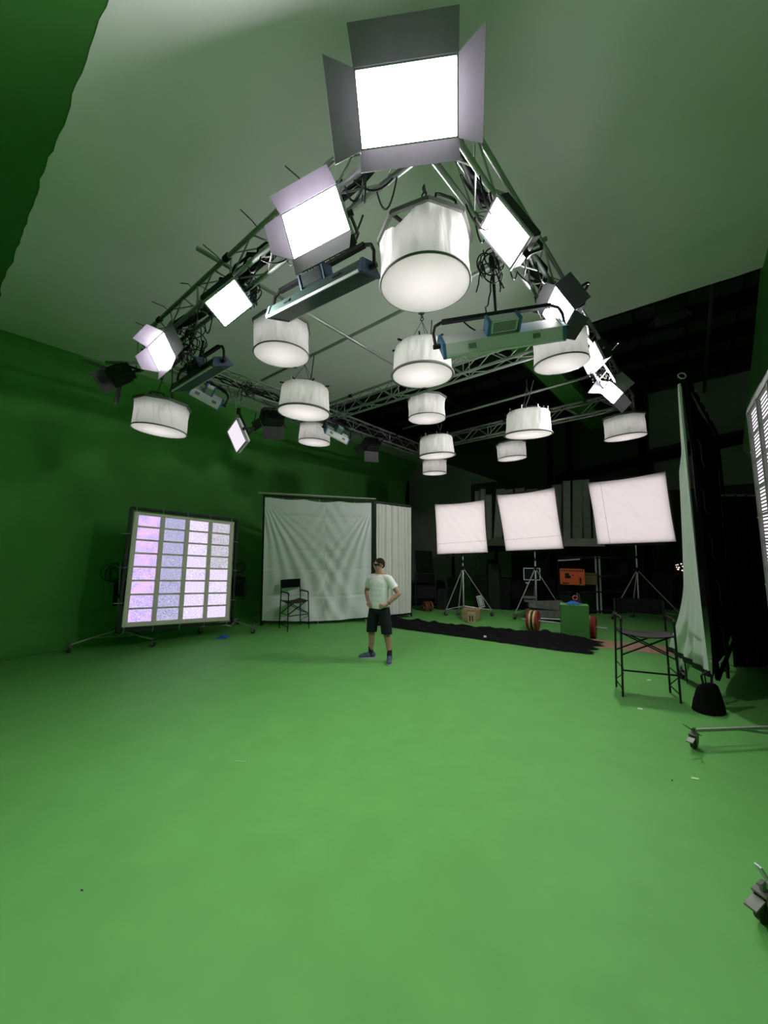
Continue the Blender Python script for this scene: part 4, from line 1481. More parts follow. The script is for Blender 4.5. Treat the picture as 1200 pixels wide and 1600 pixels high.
def tri_stand(label, m, px_feet, hubz, R=None):
    feet = [onz(x, y, 0) for x, y in px_feet]
    c = V((m.x, m.y, 0))
    feet.append(c * 2 - (feet[0] + feet[1]) / 2 + (c - CAMP).normalized().to_2d().to_3d() * 0.2)
    feet[-1].z = 0
    return rolling_stand(label, c, feet, m.z, hubz, low=False, lowz=0.28, r=0.055, levers=False, tilt=V((0, 0, 0)), polemat='silver', group=None)


tri_stand('rolling stand under the left diffusion square behind the cardboard boxes', m1, [(697, 962), (769, 963)], 1.32)
tri_stand('rolling stand under the middle diffusion square beside the grey cart', m2, [(805, 968), (881, 966)], 1.32)
tri_stand('rolling stand under the right diffusion square with rusty tape on its pole', m3, [(958, 968), (1066, 972)], 1.30)

# ================================================================== BLACK FLAG AND WHITE SHEET AT RIGHT
nb = V((4.22, 5.04, 0.30))
nt = dep(1066, 594, 5.12)
df = V((0.716, 0.698, 0)).normalized()
t = thing('black_flag', 'huge black cloth flag on a frame with white ties at right', 'flag', V((nb.x, nb.y, 0)))
W12, Hh = 3.66, nt.z - 0.30
lean = (nt - nb)


def flag_pt(u, v, o=0.0):
    p = nb + df * u * W12 + lean * v
    n = V((df.y, -df.x, 0))
    w = 0.03 * sin(u * 17 + v * 3) * sin(pi * v) + 0.05 * noise.noise(V((u * 3, v * 3, 4)))
    return p + n * (w + o)


g1 = MB().grid(lambda u, v: flag_pt(u, v), 50, 40)
g1.build('flag_cloth', 'black_matt', t, world=True, smooth=True)
fr = MB()
fn_ = V((df.y, -df.x, 0)) * 0.05
for a, b in ((nb, nt), (nb + df * W12, nt + df * W12), (nt, nt + df * W12), (nb, nb + df * W12)):
    fr.bar(a + fn_, b + fn_, 0.04, 0.04)
fr.build('frame', 'void', t, world=True)
MB().torus(nt + Z * 0.06, 0.045, 0.010, n=V((-0.2, -1, 0.3)), seg=18).build('corner_ring', 'rope', t, world=True, label='pale metal ring')
for k in range(4):
    p = nt + df * W12 * (0.14 + 0.16 * k)
    MB().tube([p + Z * 0.03, p + V((0.02, -0.05, 0.02)), p + V((0.06, -0.07, -0.05))], 0.012, 5).build('cloth_tie', 'rope', t, world=True)
for k in range(5):
    p = flag_pt(0.14 + 0.018 * k, 0.82 - 0.17 * k, 0.06)
    MB().tube([p, p + V((0.06, 0.02, -0.10)), p + V((0.075, 0.03, -0.32)), p + V((0.12, 0.05, -0.40))], 0.008, 5).build('cord', 'hoop', t, world=True)
for u in (0.35, 0.95):
    p = nb + df * W12 * u
    MB().cyl(V((p.x, p.y, 0)) + fn_, p + fn_ + Z * 0.05, 0.02, seg=8).build('foot_post', 'black', t, world=True)

t = thing('white_sheet', 'loose white sheet hanging to the floor beside the black flag', 'sheet', V((nb.x, nb.y, 0.2)))
dw = V((0.40, 0.92, 0)).normalized()


def sheet_pt(u, v):
    # u along the receding hem, v upwards; the upper part gathers towards the flag edge
    near = nb + lean * (0.02 + 0.97 * v)
    tab = ((0, 1.25), (.08, 1.0), (.27, .62), (.5, .46), (.70, .34), (.76, .16), (.9, .10), (1.01, .05))
    for (v0, l0_), (v1, l1_) in zip(tab, tab[1:]):
        if v <= v1:
            ln = l0_ + (l1_ - l0_) * (v - v0) / (v1 - v0)
            break
    p = near + dw * u * ln
    fold = 0.022 * sin(u * 26 + 1.5 * sin(v * 2)) * (1 - 0.4 * v)
    belly = -0.24 * u * math.exp(-((v - 0.0) / 0.14) ** 2)
    p = p + V((-dw.y, dw.x, 0)) * (fold - belly * 0.0 + 0.03) + V((-0.9, -0.1, 0)) * (-belly) * 0.7
    p.z += 0.10 * (1 - v) * u * 0.0
    return p


MB().grid(sheet_pt, 60, 60).build('sheet_cloth', 'sheet', t, world=True, smooth=True)
hm = MB()
hp = [sheet_pt(u / 12, 0.0) - Z * 0.03 for u in range(13)]
for i in range(12):
    hm.bar(hp[i], hp[i + 1], 0.03, 0.075)
hm.build('hem', 'black', t, world=True, label='black weighted hem')
MB().tube([nb - Z * 0.02, nb + V((0.03, -0.03, -0.1)), nb + V((-0.02, -0.05, -0.16)), nb + V((-0.01, -0.1, -0.22))], 0.012, 5).build('cord', 'rope', t, world=True)
t2 = sheet_pt(0.4, 0.02)
for u in (0.15, 0.55, 0.92):
    p = sheet_pt(u, 0)
    MB().cyl(V((p.x + 0.03, p.y, 0)), p, 0.008, seg=6).build('leg', 'black', t, world=True)

# caster stand foot just behind the sheet
rolling_stand('low rolling stand with one caster showing behind the hem of the white sheet', V((4.95, 6.45, 0)), [onz(1065, 1060, 0), V((5.3, 6.9, 0)), V((5.4, 6.2, 0))], 1.0, 0.3, lowz=0.13, r=0.06, levers=False, polemat='black')
tri_p = V((6.1, 7.0, 0))

# sand bag
t = thing('sandbag', 'black sandbag lying at the foot of the black flag', 'sandbag', onz(1119, 1119, 0) + V((0.02, 0.12, 0)))
mb = MB()


def sb(u, v):
    a = 2 * pi * u
    z = v * 0.34
    k = (0.19 - 0.08 * v ** 1.4) * (1 + 0.05 * sin(3 * a + 1))
    kk = 0.13 - 0.10 * v
    if v > 0.93:
        k *= (1 - v) / 0.07 * 0.9 + 0.1
        kk *= (1 - v) / 0.07 * 0.9 + 0.1
    k *= 1 - 0.12 * math.exp(-(v / 0.05) ** 2)
    return (k * cos(a), kk * sin(a), z + 0.02 * noise.noise(V((cos(a) * 2, sin(a) * 2, v * 4))) * (v > 0.05))


mb.grid(sb, 28, 18).build('bag', 'black_matt', t, smooth=True)
MB().tube([(-0.05, 0, 0.32), (-0.07, 0, 0.42), (0.0, 0, 0.48), (0.06, 0, 0.42), (0.05, 0, 0.32)], 0.014, 6).build('strap', 'black', t)

# ================================================================== PERSON


def remeshed(name, shapes, mat, parent, voxel=0.006, smooth_it=4, cut=None):
    """join overlapping shapes into one continuous skin"""
    mb = MB()
    for sh in shapes:
        if sh[0] == 'c':
            _, p0, r0, p1, r1 = sh
            p0, p1 = V(p0), V(p1)
            mb.cyl(p0, p1, r0, r1, seg=20)
            mb.sphere(p0, r0, 20, 12)
            mb.sphere(p1, r1, 20, 12)
        elif sh[0] == 'e':
            _, c, rad = sh[:3]
            mb.sphere(c, 1.0, 24, 16, rad, sh[3] if len(sh) > 3 else None)
    me = bpy.data.meshes.new(name)
    me.from_pydata([tuple(q) for q in mb.v], [], mb.f)
    bm = bmesh.new()
    bm.from_mesh(me)
    bmesh.ops.recalc_face_normals(bm, faces=bm.faces)
    bm.to_mesh(me)
    bm.free()
    tmp = bpy.data.objects.new('tmp', me)
    COL.objects.link(tmp)
    md = tmp.modifiers.new('r', 'REMESH')
    md.mode = 'VOXEL'
    md.voxel_size = voxel
    ms = tmp.modifiers.new('s', 'SMOOTH')
    ms.iterations = smooth_it
    ms.factor = 0.5
    bpy.context.view_layer.update()
    dg = bpy.context.evaluated_depsgraph_get()
    res = bpy.data.meshes.new_from_object(tmp.evaluated_get(dg))
    bpy.data.objects.remove(tmp)
    if cut:
        bm = bmesh.new()
        bm.from_mesh(res)
        kill = [f for f in bm.faces if cut(f.calc_center_median())]
        bmesh.ops.delete(bm, geom=kill, context='FACES')
        bm.to_mesh(res)
        bm.free()
    for f in res.polygons:
        f.use_smooth = True
    res.materials.clear()
    res.materials.append(MT[mat])
    o = bpy.data.objects.new(uname(name), res)
    COL.objects.link(o)
    o.parent = parent
    return o


pc = (onz(577, 1029, 0) + onz(609, 1035, 0)) / 2
pt = thing('person', 'man in white t-shirt, black shorts and dark wraparound glasses standing with hands on hips', 'person', face_to(pc, V((-0.55, -0.835))))
HR = M.Translation(V((0, -0.005, 1.5))) @ M.Rotation(radians(-26), 4, 'Z') @ M.Translation(V((0, 0, -1.5)))


def hd(p):
    return HR @ V(p)


H3 = HR.to_3x3()
shp = []
C = lambda p0, r0, p1, r1: shp.append(('c', p0, r0, p1, r1))
# legs
for s in (-1, 1):
    C((s * .10, 0, .90), .088, (s * .155, -.012, .50), .056)
    C((s * .155, -.012, .50), .056, (s * .172, .012, .36), .058)
    C((s * .172, .018, .36), .057, (s * .195, .02, .10), .036)
    C((s * .195, .02, .12), .038, (s * .195, .02, .05), .038)
    fd_ = V((-.78, -.63, 0)) if s < 0 else V((.51, -.86, 0))
    C(V((s * .195, .02, .05)) - fd_ * .03, .036, V((s * .195, .02, .035)) + fd_ * .14, .028)
# trunk
shp += [('e', (0, 0, .95), (.165, .115, .13)), ('e', (0, -.005, 1.10), (.155, .108, .17)), ('e', (0, 0, 1.28), (.178, .118, .17)), ('e', (0, .01, 1.38), (.17, .095, .09))]
C((0, .005, 1.42), .06, (0, -.008, 1.55), .056)
for s in (-1, 1):
    C((s * .06, .01, 1.46), .05, (s * .185, .01, 1.40), .058)
# arms: hands on hips, elbows out
EL = {-1: V((-.345, .09, 1.155)), 1: V((.355, .06, 1.155))}
WR = {-1: V((-.215, -.035, .985)), 1: V((.215, -.075, .985))}
for s in (-1, 1):
    sh = V((s * .195, .01, 1.395))
    C(sh, .056, sh.lerp(EL[s], .5), .048)
    C(sh.lerp(EL[s], .5), .048, EL[s], .039)
    C(EL[s], .041, EL[s].lerp(WR[s], .3), .041)
    C(EL[s].lerp(WR[s], .3), .041, WR[s], .026)
    # palm rests on the hip, fingers spread forward and down, thumb behind
    pm = V((s * .165, -.115, .955))
    C(WR[s], .025, pm, .026)
    C(pm + V((0, 0, .018)), .018, pm + V((-s * .02, -.01, -.02)), .018)
    base = pm + V((-s * .012, -.012, -.004))
    for k, (dx, dz, L) in enumerate(((-.030, .016, .066), (-.033, -.002, .074), (-.027, -.022, .070), (-.014, -.038, .056))):
        b0 = pm + V((-s * .018, -.008, .018 - .015 * k))
        k1 = b0 + V((-s * .6, -.14, dz * 9)).normalized() * L * .5
        k2 = k1 + V((-s * .5, .18, dz * 12)).normalized() * L * .5
        C(b0, .0105, k1, .0095)
        C(k1, .0095, k2, .008)
    th0 = pm + V((s * .012, .03, .012))
    th1 = th0 + V((s * .012, .045, -.006))
    C(pm + V((0, .01, .008)), .015, th0, .013)
    C(th0, .012, th1, .010)
# head
E_ = lambda c, r: shp.append(('e', hd(c), r, H3))
E_((0, .004, 1.655), (.074, .094, .098))
E_((0, -.022, 1.60), (.062, .070, .080))
E_((0, -.062, 1.565), (.034, .026, .026))       # chin
E_((0, -.030, 1.575), (.052, .05, .04))         # jaw
E_((0, -.097, 1.628), (.012, .016, .024))       # nose bridge
E_((0, -.104, 1.612), (.016, .015, .011))       # nose tip
E_((0, -.088, 1.665), (.052, .014, .012))       # brow
E_((0, -.089, 1.584), (.024, .010, .006))       # upper lip
E_((0, -.087, 1.575), (.021, .010, .006))       # lower lip
for s in (-1, 1):
    E_((s * .076, .012, 1.628), (.010, .018, .030))  # ears
    E_((s * .040, -.070, 1.615), (.024, .022, .022))  # cheek bones
remeshed('body', shp, 'skin', pt, 0.005, 3)

# hair
shp = []
E_((0, .012, 1.668), (.080, .096, .094))
E_((0, .040, 1.640), (.074, .066, .070))
remeshed('hair', shp, 'hair', pt, 0.006, 2, cut=lambda p: (HR.inverted() @ p).z < 1.685 - 0.02 - ((HR.inverted() @ p).y > .0) * min(0.10, max(0, (HR.inverted() @ p).y) * 2.4) + ((HR.inverted() @ p).y < -.06) * 0.02)
# glasses
gm = MB()


def gl(u, v):
    a = (u - 0.5) * 2.5
    p = V((sin(a) * .079, -cos(a) * .098 - 0.004, 1.645 + (v - .5) * .046 * (1 - 0.35 * abs(u - .5) * 2) - 0.006 * (1 if abs(u - .5) < .06 and v < .5 else 0)))
    return hd(p)


gm.grid(gl, 24, 4)
g2 = MB().grid(lambda u, v: gl(u, v) + (gl(u, v) - hd((0, 0, gl(u, v).z))).normalized() * 0.004, 24, 4)
gm.add(g2.v, g2.f)
gob = gm.build('sunglasses', 'lens', pt, smooth=True, label='dark wraparound glasses')
am = MB()
for s in (-1, 1):
    am.bar(hd((s * .079, -.03, 1.648)), hd((s * .082, .035, 1.645)), .006, .010)
am.build('temple', 'black', gob)

# t-shirt
shp = []
shp += [('e', (0, 0, .96), (.184, .134, .20)), ('e', (0, -.004, 1.06), (.180, .131, .22)), ('e', (0, -.006, 1.15), (.180, .131, .22)), ('e', (0, -.004, 1.22), (.186, .132, .20)), ('e', (0, 0, 1.29), (.194, .132, .18)), ('e', (0, .01, 1.385), (.186, .108, .095))]
C((0, .002, 1.40), .088, (0, 0, 1.455), .070)
for s in (-1, 1):
    sh = V((s * .195, .01, 1.395))
    C((s * .06, .01, 1.445), .06, sh, .070)
    C(sh, .070, sh.lerp(EL[s], .62), .068)


def shirt_cut(p):
    if p.z < .895:
        return True
    for s in (-1, 1):
        sh = V((s * .195, .01, 1.395))
        ax = (EL[s] - sh)
        L = ax.length
        ax.normalize()
        q = (p - sh).dot(ax)
        if q > L * .60 and abs(p.x) > .2 and p.z < 1.36:
            return True
    if p.z > 1.478:
        return True
    return False


remeshed('t_shirt', shp, 'shirt', pt, 0.006, 4, cut=shirt_cut)
# shorts
shp = [('e', (0, 0, .93), (.178, .130, .13)), ('e', (0, .0, .86), (.168, .125, .10))]
for s in (-1, 1):
    C((s * .098, 0, .86), .105, (s * .145, -.008, .62), .098)
    C((s * .145, -.008, .62), .098, (s * .160, -.010, .44), .094)
remeshed('shorts', shp, 'shorts', pt, 0.006, 4, cut=lambda p: p.z < .475 or p.z > 1.0)
# socks, shoes, watch
for s in (-1, 1):
    shp = []
    C((s * .195, .02, .20), .045, (s * .195, .02, .06), .045)
    remeshed('sock', shp, 'sock', pt, 0.006, 2, cut=lambda p: p.z > .205)
    fd_ = V((-.78, -.63, 0)) if s < 0 else V((.51, -.86, 0))
    fd_.normalize()
    sd = V((-fd_.y, fd_.x, 0))
    fm = frame((s * .195, .02, 0), fd_, sd, Z)
    R3 = fm.to_3x3()
    shp = [('e', fm @ V((-.03, 0, .065)), (.055, .046, .06), R3), ('e', fm @ V((.06, 0, .055)), (.11, .047, .048), R3), ('e', fm @ V((.14, 0, .045)), (.075, .048, .034), R3), ('e', fm @ V((.0, 0, .09)), (.06, .044, .045), R3)]
    so = remeshed('shoe', shp, 'shoe', pt, 0.006, 2, cut=lambda p: p.z < .022)
    sl = MB()
    out = []
    for k in range(20):
        a = 2 * pi * k / 20
        out.append(fm @ V((.062 + .148 * cos(a), .052 * sin(a) * (1 + .12 * cos(a)), 0.001)))
    sl.prism(out, V((0, 0, .028)))
    sl.build('sole', 'sole', so)
    lc = MB()
    for k in range(4):
        x = .04 + .026 * k
        lc.bar(fm @ V((x, -.02, .108 - .012 * k)), fm @ V((x, .02, .108 - .012 * k)), .006, .006)
    lc.build('laces', 'white_tag', so)
wv = (WR[1] - EL[1]).normalized()
MB().torus(WR[1] - wv * .03, .029, .008, wv, 18, 6).build('watch', 'rubber', pt)

# ================================================================== BLACK CLOTH AND FLOOR BITS
top_px = [(596, 963), (650, 971), (700, 977), (800, 985), (870, 991), (936, 1004)]
bot_px = [(586, 977), (640, 985), (700, 993), (800, 1007), (870, 1017), (922, 1023)]


def poly_at(pl, u):
    x = pl[0][0] + (pl[-1][0] - pl[0][0]) * u
    for (x0, y0), (x1, y1) in zip(pl, pl[1:]):
        if x <= x1 + 1e-6:
            t = (x - x0) / (x1 - x0)
            return onz(x, y0 + (y1 - y0) * t, 0)
    return onz(*pl[-1], 0)


def clothpt(u, v):
    a, b = poly_at(bot_px, u), poly_at(top_px, u)
    e = min(1, 6 * min(v, 1 - v), 14 * min(u, 1 - u) + 0.15)
    p = a.lerp(b, v)
    z = 0.05 + 0.055 * noise.noise(V((u * 26, v * 7, 1.0))) + 0.045 * abs(noise.noise(V((u * 9, v * 12, 3.0)))) + 0.03 * sin(v * 19 + 3 * noise.noise(V((u * 8, v, 5))))
    z = max(0.006, z * e + 0.01)
    p += (b - a).normalized() * 0.09 * noise.noise(V((u * 30, v * 2, 9))) * (1 if v > .5 else .35)
    if u > .93:
        k_ = (u - .93) / .07
        du = (poly_at(bot_px, .99) - poly_at(bot_px, .9)).normalized()
        p += du * k_ * (.28 * noise.noise(V((v * 11, 2.0, 0))) + .10 * sin(v * 40))
    return V((p.x, p.y, z))


mb = MB().grid(clothpt, 220, 36)
single('folded_cloth', mb, 'black_matt', 'long heap of crumpled black cloth lying across the green floor', 'cloth', onz(770, 995, 0), smooth=True)


def bit(name, label, cat, pxs, mat, h=0.002):
    q = [onz(x, y, 0.0015) for x, y in pxs]
    return single(name, MB().slab(q, h, Z), mat, label, cat, q[0])


bit('tape_scrap', 'lime green scrap of tape on the floor near the caster', 'tape', [(1080, 1217), (1092, 1218.5), (1092, 1216), (1080, 1214)], 'tape_lime')
bit('tape_scrap', 'white scrap of tape on the floor under the director chair', 'tape', [(1011, 1063.2), (1018, 1063.4), (1017, 1061.8), (1011, 1061.6)], 'tape_white')
bit('tape_scrap', 'white scrap of tape on the floor in front of the director chair', 'tape', [(996, 1107.5), (1004, 1109), (1004, 1107), (997, 1105.7)], 'tape_white')
bit('floor_mark', 'tiny black speck on the bare green floor at left', 'mark', [(126, 1392), (130, 1392.5), (130, 1390), (126, 1389.5)], 'rubber')
bit('floor_mark', 'tiny dark speck near the lime tape', 'mark', [(1049, 1220), (1051.5, 1220), (1051.5, 1218.3), (1049, 1218.3)], 'rubber')
bit('floor_mark', 'pale smear on the middle of the green floor', 'mark', [(368, 1190), (385, 1191.5), (385, 1189.8), (368, 1188.4)], principled('pale_smear', (0.27, 0.50, 0.22), 0.5))
wp = onz(758, 1003, 0)
single('tape_scrap', MB().box((wp.x, wp.y, 0.11), (0.05, 0.04, 0.03)), 'tape_white', 'white scrap caught on the long black cloth', 'tape', V((wp.x, wp.y, 0.09)))
bp = onz(349, 996, 0)
mb = MB().grid(lambda u, v: V((bp.x + (u - .5) * .22, bp.y + (v - .5) * .26, 0.004 + 0.07 * (1 - abs(2 * u - 1)) * (1 - abs(2 * v - 1)) + 0.02 * abs(noise.noise(V((u * 5, v * 5, 2)))))), 14, 14)
single('plastic_bag', mb, 'blue_cloth', 'small crumpled blue bag on the floor in front of the lilac tile wall', 'bag', bp, smooth=True)

# ================================================================== STORAGE AREA


def bx_thing(name, label, cat, x0, y0, x1, y1, D, thick, mat, parts=(), group=None, floor=True):
    """box whose front face covers the given photo rectangle; on the floor when floor is set"""
    xm = (x0 + x1) / 2
    if floor:
        p = onz(xm, y1, 0)
        D = (p - CAMP).dot(V((0, CT, ST)))
    else:
        p = dep(xm, y1, D)
    w = (x1 - x0) * D / FPX
    h = (y1 - y0) * D / FPX
    d = V((p.x, p.y, 0)).normalized()
    mat4 = face_to(V((p.x, p.y, p.z)) + d * thick / 2, -(d * 0.75 + A * 0.25))
    t = thing(name, label, cat, mat4, group)
    for pt_ in parts:
        pt_(t, w, h, thick)
    MB().box((0, 0, h / 2), (w, thick, h), None, 0.012).build('body', mat, t)
    return t, w, h


def handle_part(mat='silver'):
    def f(t, w, h, th):
        MB().tube([(-w * .15, -th / 2, h * .55), (-w * .15, -th / 2 - .03, h * .55), (w * .15, -th / 2 - .03, h * .55), (w * .15, -th / 2, h * .55)], .008, 5).build('handle', mat, t)
    return f


def lid_part(mat='dim_gear'):
    def f(t, w, h, th):
        MB().box((0, 0, h * .86), (w * 1.02, th * 1.02, .014)).build('lid_seam', mat, t)
    return f


# high shelf with scenery flats
s0, s1 = ona(700, 847, 13), ona(945, 843, 13)
t = thing('high_shelf', 'long grey shelf high on the back wall that carries the upright flats', 'shelf', V((s0.x, s0.y, 0)))
sz = 2.02
s0.z = s1.z = sz
MB().bar(s0, s1, 0.05, 0.24).build('front_board', 'flat', t, world=True)
MB().bar(s0 + A * 0.6 + Z * 0.1, s1 + A * 0.6 + Z * 0.1, 1.2, 0.04).build('deck', 'dim_gear', t, world=True)
for k in range(4):
    q = s0.lerp(s1, k / 3) + A * 0.4
    MB().bar(V((q.x, q.y, 0)), V((q.x, q.y, sz)), 0.09, 0.09).build('post', 'beam', t, world=True)
words = ['first', 'second', 'third', 'fourth', 'fifth', 'sixth', 'seventh', 'eighth', 'ninth', 'tenth', 'eleventh', 'twelfth', 'thirteenth']
FX = [(741, 747), (750, 757), (759, 768), (771, 783), (787, 800), (804, 818), (822, 838), (842, 856), (860, 875), (879, 890), (893, 908), (911, 922), (926, 938)]
rr = random.Random(5)
for k, (xa, xb) in enumerate(FX):
    a0 = 13.25 + 0.12 * (k % 3)
    l, r_ = ona(xa, 800, a0), ona(xb, 800, a0)
    l.z = r_.z = sz + 0.12
    hgt = 1.78 + rr.uniform(-0.12, 0.14)
    ln = A * rr.uniform(0.05, 0.25) + B * rr.uniform(-0.06, 0.06)
    tp = Z * hgt + ln
    t = thing('scenery_flat', words[k] + ' upright grey flat from the left on the high shelf', 'flat', (l + r_) / 2, 'grey flats on the high shelf')
    MB().hexa([l, r_, r_ + A * .05, l + A * .05, l + tp, r_ + tp, r_ + A * .05 + tp, l + A * .05 + tp]).build('board', 'flat', t, world=True)
    e = MB()
    e.bar(l - A * .01, l - A * .01 + tp, .02, .02)
    e.bar(r_ - A * .01, r_ - A * .01 + tp, .02, .02)
    e.build('edge_rail', 'pale_wall', t, world=True)

# cardboard boxes


def slots(t, w, h, th):
    for s in (-1, 1):
        MB().box((s * w * .16, -th / 2 - .002, h * .48), (w * .13, .006, h * .5)).build('printed_mark', 'black', t)


def flaps_part(t, w, h, th):
    MB().box((0, -th / 2 - .002, h * .62), (w * .98, .004, .008)).build('fold_line', 'olive', t)


bx_thing('cardboard_box', 'larger brown cardboard box under the left diffusion square', 'box', 723, 953, 750, 970, 0, .35, 'card', (flaps_part,))
bx_thing('cardboard_box', 'smaller brown cardboard box with two dark marks in front of the larger box', 'box', 731, 958, 743, 974.5, 0, .16, 'card_light', (slots,))

# green plinth with blue cloth
pl = onz(899, 1000, 0)
m = face_to(pl + V((0.07, .15, 0)), V((-.38, -.92)))
t = thing('green_plinth', 'green painted plinth standing behind the end of the black cloth', 'plinth', m)
MB().box((0, 0, .35), (.54, .30, .70), None, .006).build('body', 'green_dark', t)  # shade of the unlit front painted in as a darker green
MB().box((0, 0, .705), (.545, .305, .01), None, .003).build('top', 'floor', t)
tp = m @ V((0, -.0, .711))
mb = MB().grid(lambda u, v: tp + V(((u - .5) * .30, (v - .5) * .22, .006 + .055 * (1 - (2 * u - 1) ** 2) * (1 - (2 * v - 1) ** 2) + .03 * noise.noise(V((u * 5, v * 5, 7))) * (0.1 < u < .9 and .1 < v < .9))), 18, 14)
single('cloth_rag', mb, 'blue_cloth', 'bright blue crumpled rag on top of the green plinth', 'cloth', tp, smooth=True)

# barbell
b0, b1 = onz(819, 985, 0), onz(941, 994, 0)
pr = .225
ax = V((0.93, -0.36, 0)).normalized()
pL_, pR_ = onz(835, 984.5, 0) + Z * pr, onz(926, 996, 0) + Z * pr
ax = (pR_ - pL_).normalized()
t = thing('barbell', 'barbell loaded with red and yellow plates on the floor behind the black cloth', 'barbell', V((pL_.x, pL_.y, 0)))
MB().cyl(pL_ - ax * .28, pR_ + ax * .28, .016, seg=10).build('bar', 'silver', t, world=True, smooth=True)
pdir = (ax * .78 + V((0, -1, 0)) * .35).normalized()
for c, offs in ((pL_, ((-.115, 'red', .225), (-.065, 'yellow', .222), (-.02, 'black', .215), (.025, 'yellow', .222), (.075, 'red', .225))), (pR_, ((-.05, 'yellow', .222), (0.0, 'red', .225), (.05, 'red', .225)))):
    for o, mtn, r_ in offs:
        pm = MB()
        pm.cyl(c + ax * (o - .022), c + ax * (o + .022), r_ - .012, seg=28)
        pm.torus(c + ax * o, r_ - .014, .016, ax, 28, 8)
        pm.cyl(c + ax * (o - .028), c + ax * (o + .028), .05, seg=16)
        pm.build('weight_plate', mtn, t, world=True, smooth=False, label=mtn.replace('yellow', 'cream yellow') + ' weight plate')

# grey dolly cart behind the barbell
cb = onz(868, 974, 0)
m = face_to(cb + V((0.1, .3, 0)), V((-.25, -.97)))
t = thing('camera_dolly', 'worn grey metal dolly cart behind the barbell and plinth', 'cart', m)
MB().box((0.05, 0, .20), (1.25, .55, .17), None, .02).build('chassis', 'cart', t)
MB().hexa([V(p) for p in ((-.62, -.13, .34), (.22, -.13, .28), (.22, .13, .28), (-.62, .13, .34), (-.62, -.13, .46), (.22, -.13, .52), (.22, .13, .52), (-.62, .13, .46))]).build('arm', 'cart', t)
MB().box((-.60, 0, .50), (.24, .26, .05)).box((-.60, 0, .58), (.28, .28, .03)).build('head_plate', 'cart', t)
MB().box((.34, 0, .40), (.28, .30, .26), None, .01).build('battery_box', 'dark_gear', t)
MB().box((.34, -.152, .42), (.10, .004, .06)).build('sticker', 'white_tag', t)
for sx in (-.45, .55):
    for sy in (-.24, .24):
        MB().cyl((sx, sy - .03, .075), (sx, sy + .03, .075), .075, seg=16).build('wheel', 'rubber', t)
MB().cyl((-.62, -.29, .10), (.8, -.29, .10), .018, seg=8).build('rail', 'silver', t)

# label board tied to the left silk stand
tg = dep(751, 940, 10.7)
m = face_to(tg, V((-.2, -1))) @ M.Rotation(radians(-14), 4, 'Y')
t = thing('sign_board', 'small pale board hanging tilted from the left silk stand', 'board', m)
MB().box((0, 0, 0), (.17, .02, .34), None, .006).build('board', 'white_tag', t)
fm_ = MB()
for s in (-1, 1):
    fm_.box((s * .055, -.012, 0), (.012, .004, .24))
    fm_.box((0, -.012, s * .12), (.12, .004, .012))
fm_.build('printed_frame', 'dim_gear', t)
MB().tube([(-.05, 0, .17), (-.07, 0, .22), (.02, 0, .24), (.06, 0, .17)], .008, 5).build('cord', 'black', t)

# monitor with a pale rim
mo = dep(831, 897, 10.4)
m = face_to(mo, V((-.25, -1)))
t = thing('monitor', 'monitor with a pale rim on a stand behind the middle silk stand', 'monitor', m)
MB().box((0, .02, 0), (.40, .03, .30)).build('screen', 'dark_gear', t)
rm_ = MB()
for s in (-1, 1):
    rm_.box((s * .205, 0, 0), (.02, .03, .32))
    rm_.box((0, 0, s * .155), (.42, .03, .02))
rm_.build('rim', 'silver', t)
MB().cyl((0, .05, -.16), (0, .05, -mo.z + .02), .02, seg=8).build('stand_pole', 'black', t)
MB().box((0, .05, -mo.z + .012), (.4, .4, .02)).build('foot', 'black', t)
MB().box((-.12, 0, -.24), (.08, .02, .035)).build('sticker', 'white_tag', t)

# orange panel, olive case and their rack
t, w, h = bx_thing('tool_panel', 'orange perforated panel with a dark pattern on the equipment rack', 'panel', 877, 889, 912, 914, 10.6, .06, 'orange', floor=False)
hm_ = MB()
for k in range(12):
    hm_.box((-w * .42 + k * w * .076, -.034, h * .88), (w * .04, .006, h * .12))
hm_.box((-w * .2, -.034, h * .56), (w * .17, .006, h * .32))
hm_.box((-w * .14, -.034, h * .50), (w * .17, .006, h * .14))
hm_.box((w * .04, -.034, h * .60), (w * .05, .006, h * .07))
hm_.box((w * .33, -.034, h * .28), (w * .08, .006, h * .38))
hm_.box((-w * .26, -.034, h * .10), (w * .24, .006, h * .07))
hm_.build('cut_out', 'black', t)
bx_thing('equipment_case', 'olive case beside the orange panel', 'case', 914, 896, 932, 914, 10.7, .25, 'olive', (lid_part('black'),), floor=False)
ra, rb_ = dep(872, 900, 10.9), dep(968, 900, 10.9)
t = thing('equipment_rack', 'dark equipment rack with silver uprights behind the plinth', 'rack', V((ra.x, ra.y, 0)))
for z in (.08, .62, 1.06, 1.58):
    MB().bar(V((ra.x, ra.y, z)) + A * .25, V((rb_.x, rb_.y, z)) + A * .25, .5, .03).build('shelf_board', 'dim_gear', t, world=True)
for f in (0.0, .62, .68, 1.0):
    q = ra.lerp(rb_, f)
    MB().bar(V((q.x, q.y, 0)), V((q.x, q.y, 1.62)), .035, .035).build('upright', 'silver' if 0 < f < 1 else 'beam', t, world=True)
q0, q1 = dep(872, 876, 10.8), dep(906, 874, 10.8)
MB().cyl(q0, q1, .018, seg=8).build('hanging_bar', 'silver', t, world=True)
pk = dep(898.5, 934, 10.3)
single('tape_ring', MB().torus(pk, .055, .022, V((-.3, -1, 0)), 22, 8), 'pink', 'pink ring of tape hanging above the green plinth', 'tape roll', pk - Z * .07, smooth=True)
st_ = dep(902, 935, 10.35)
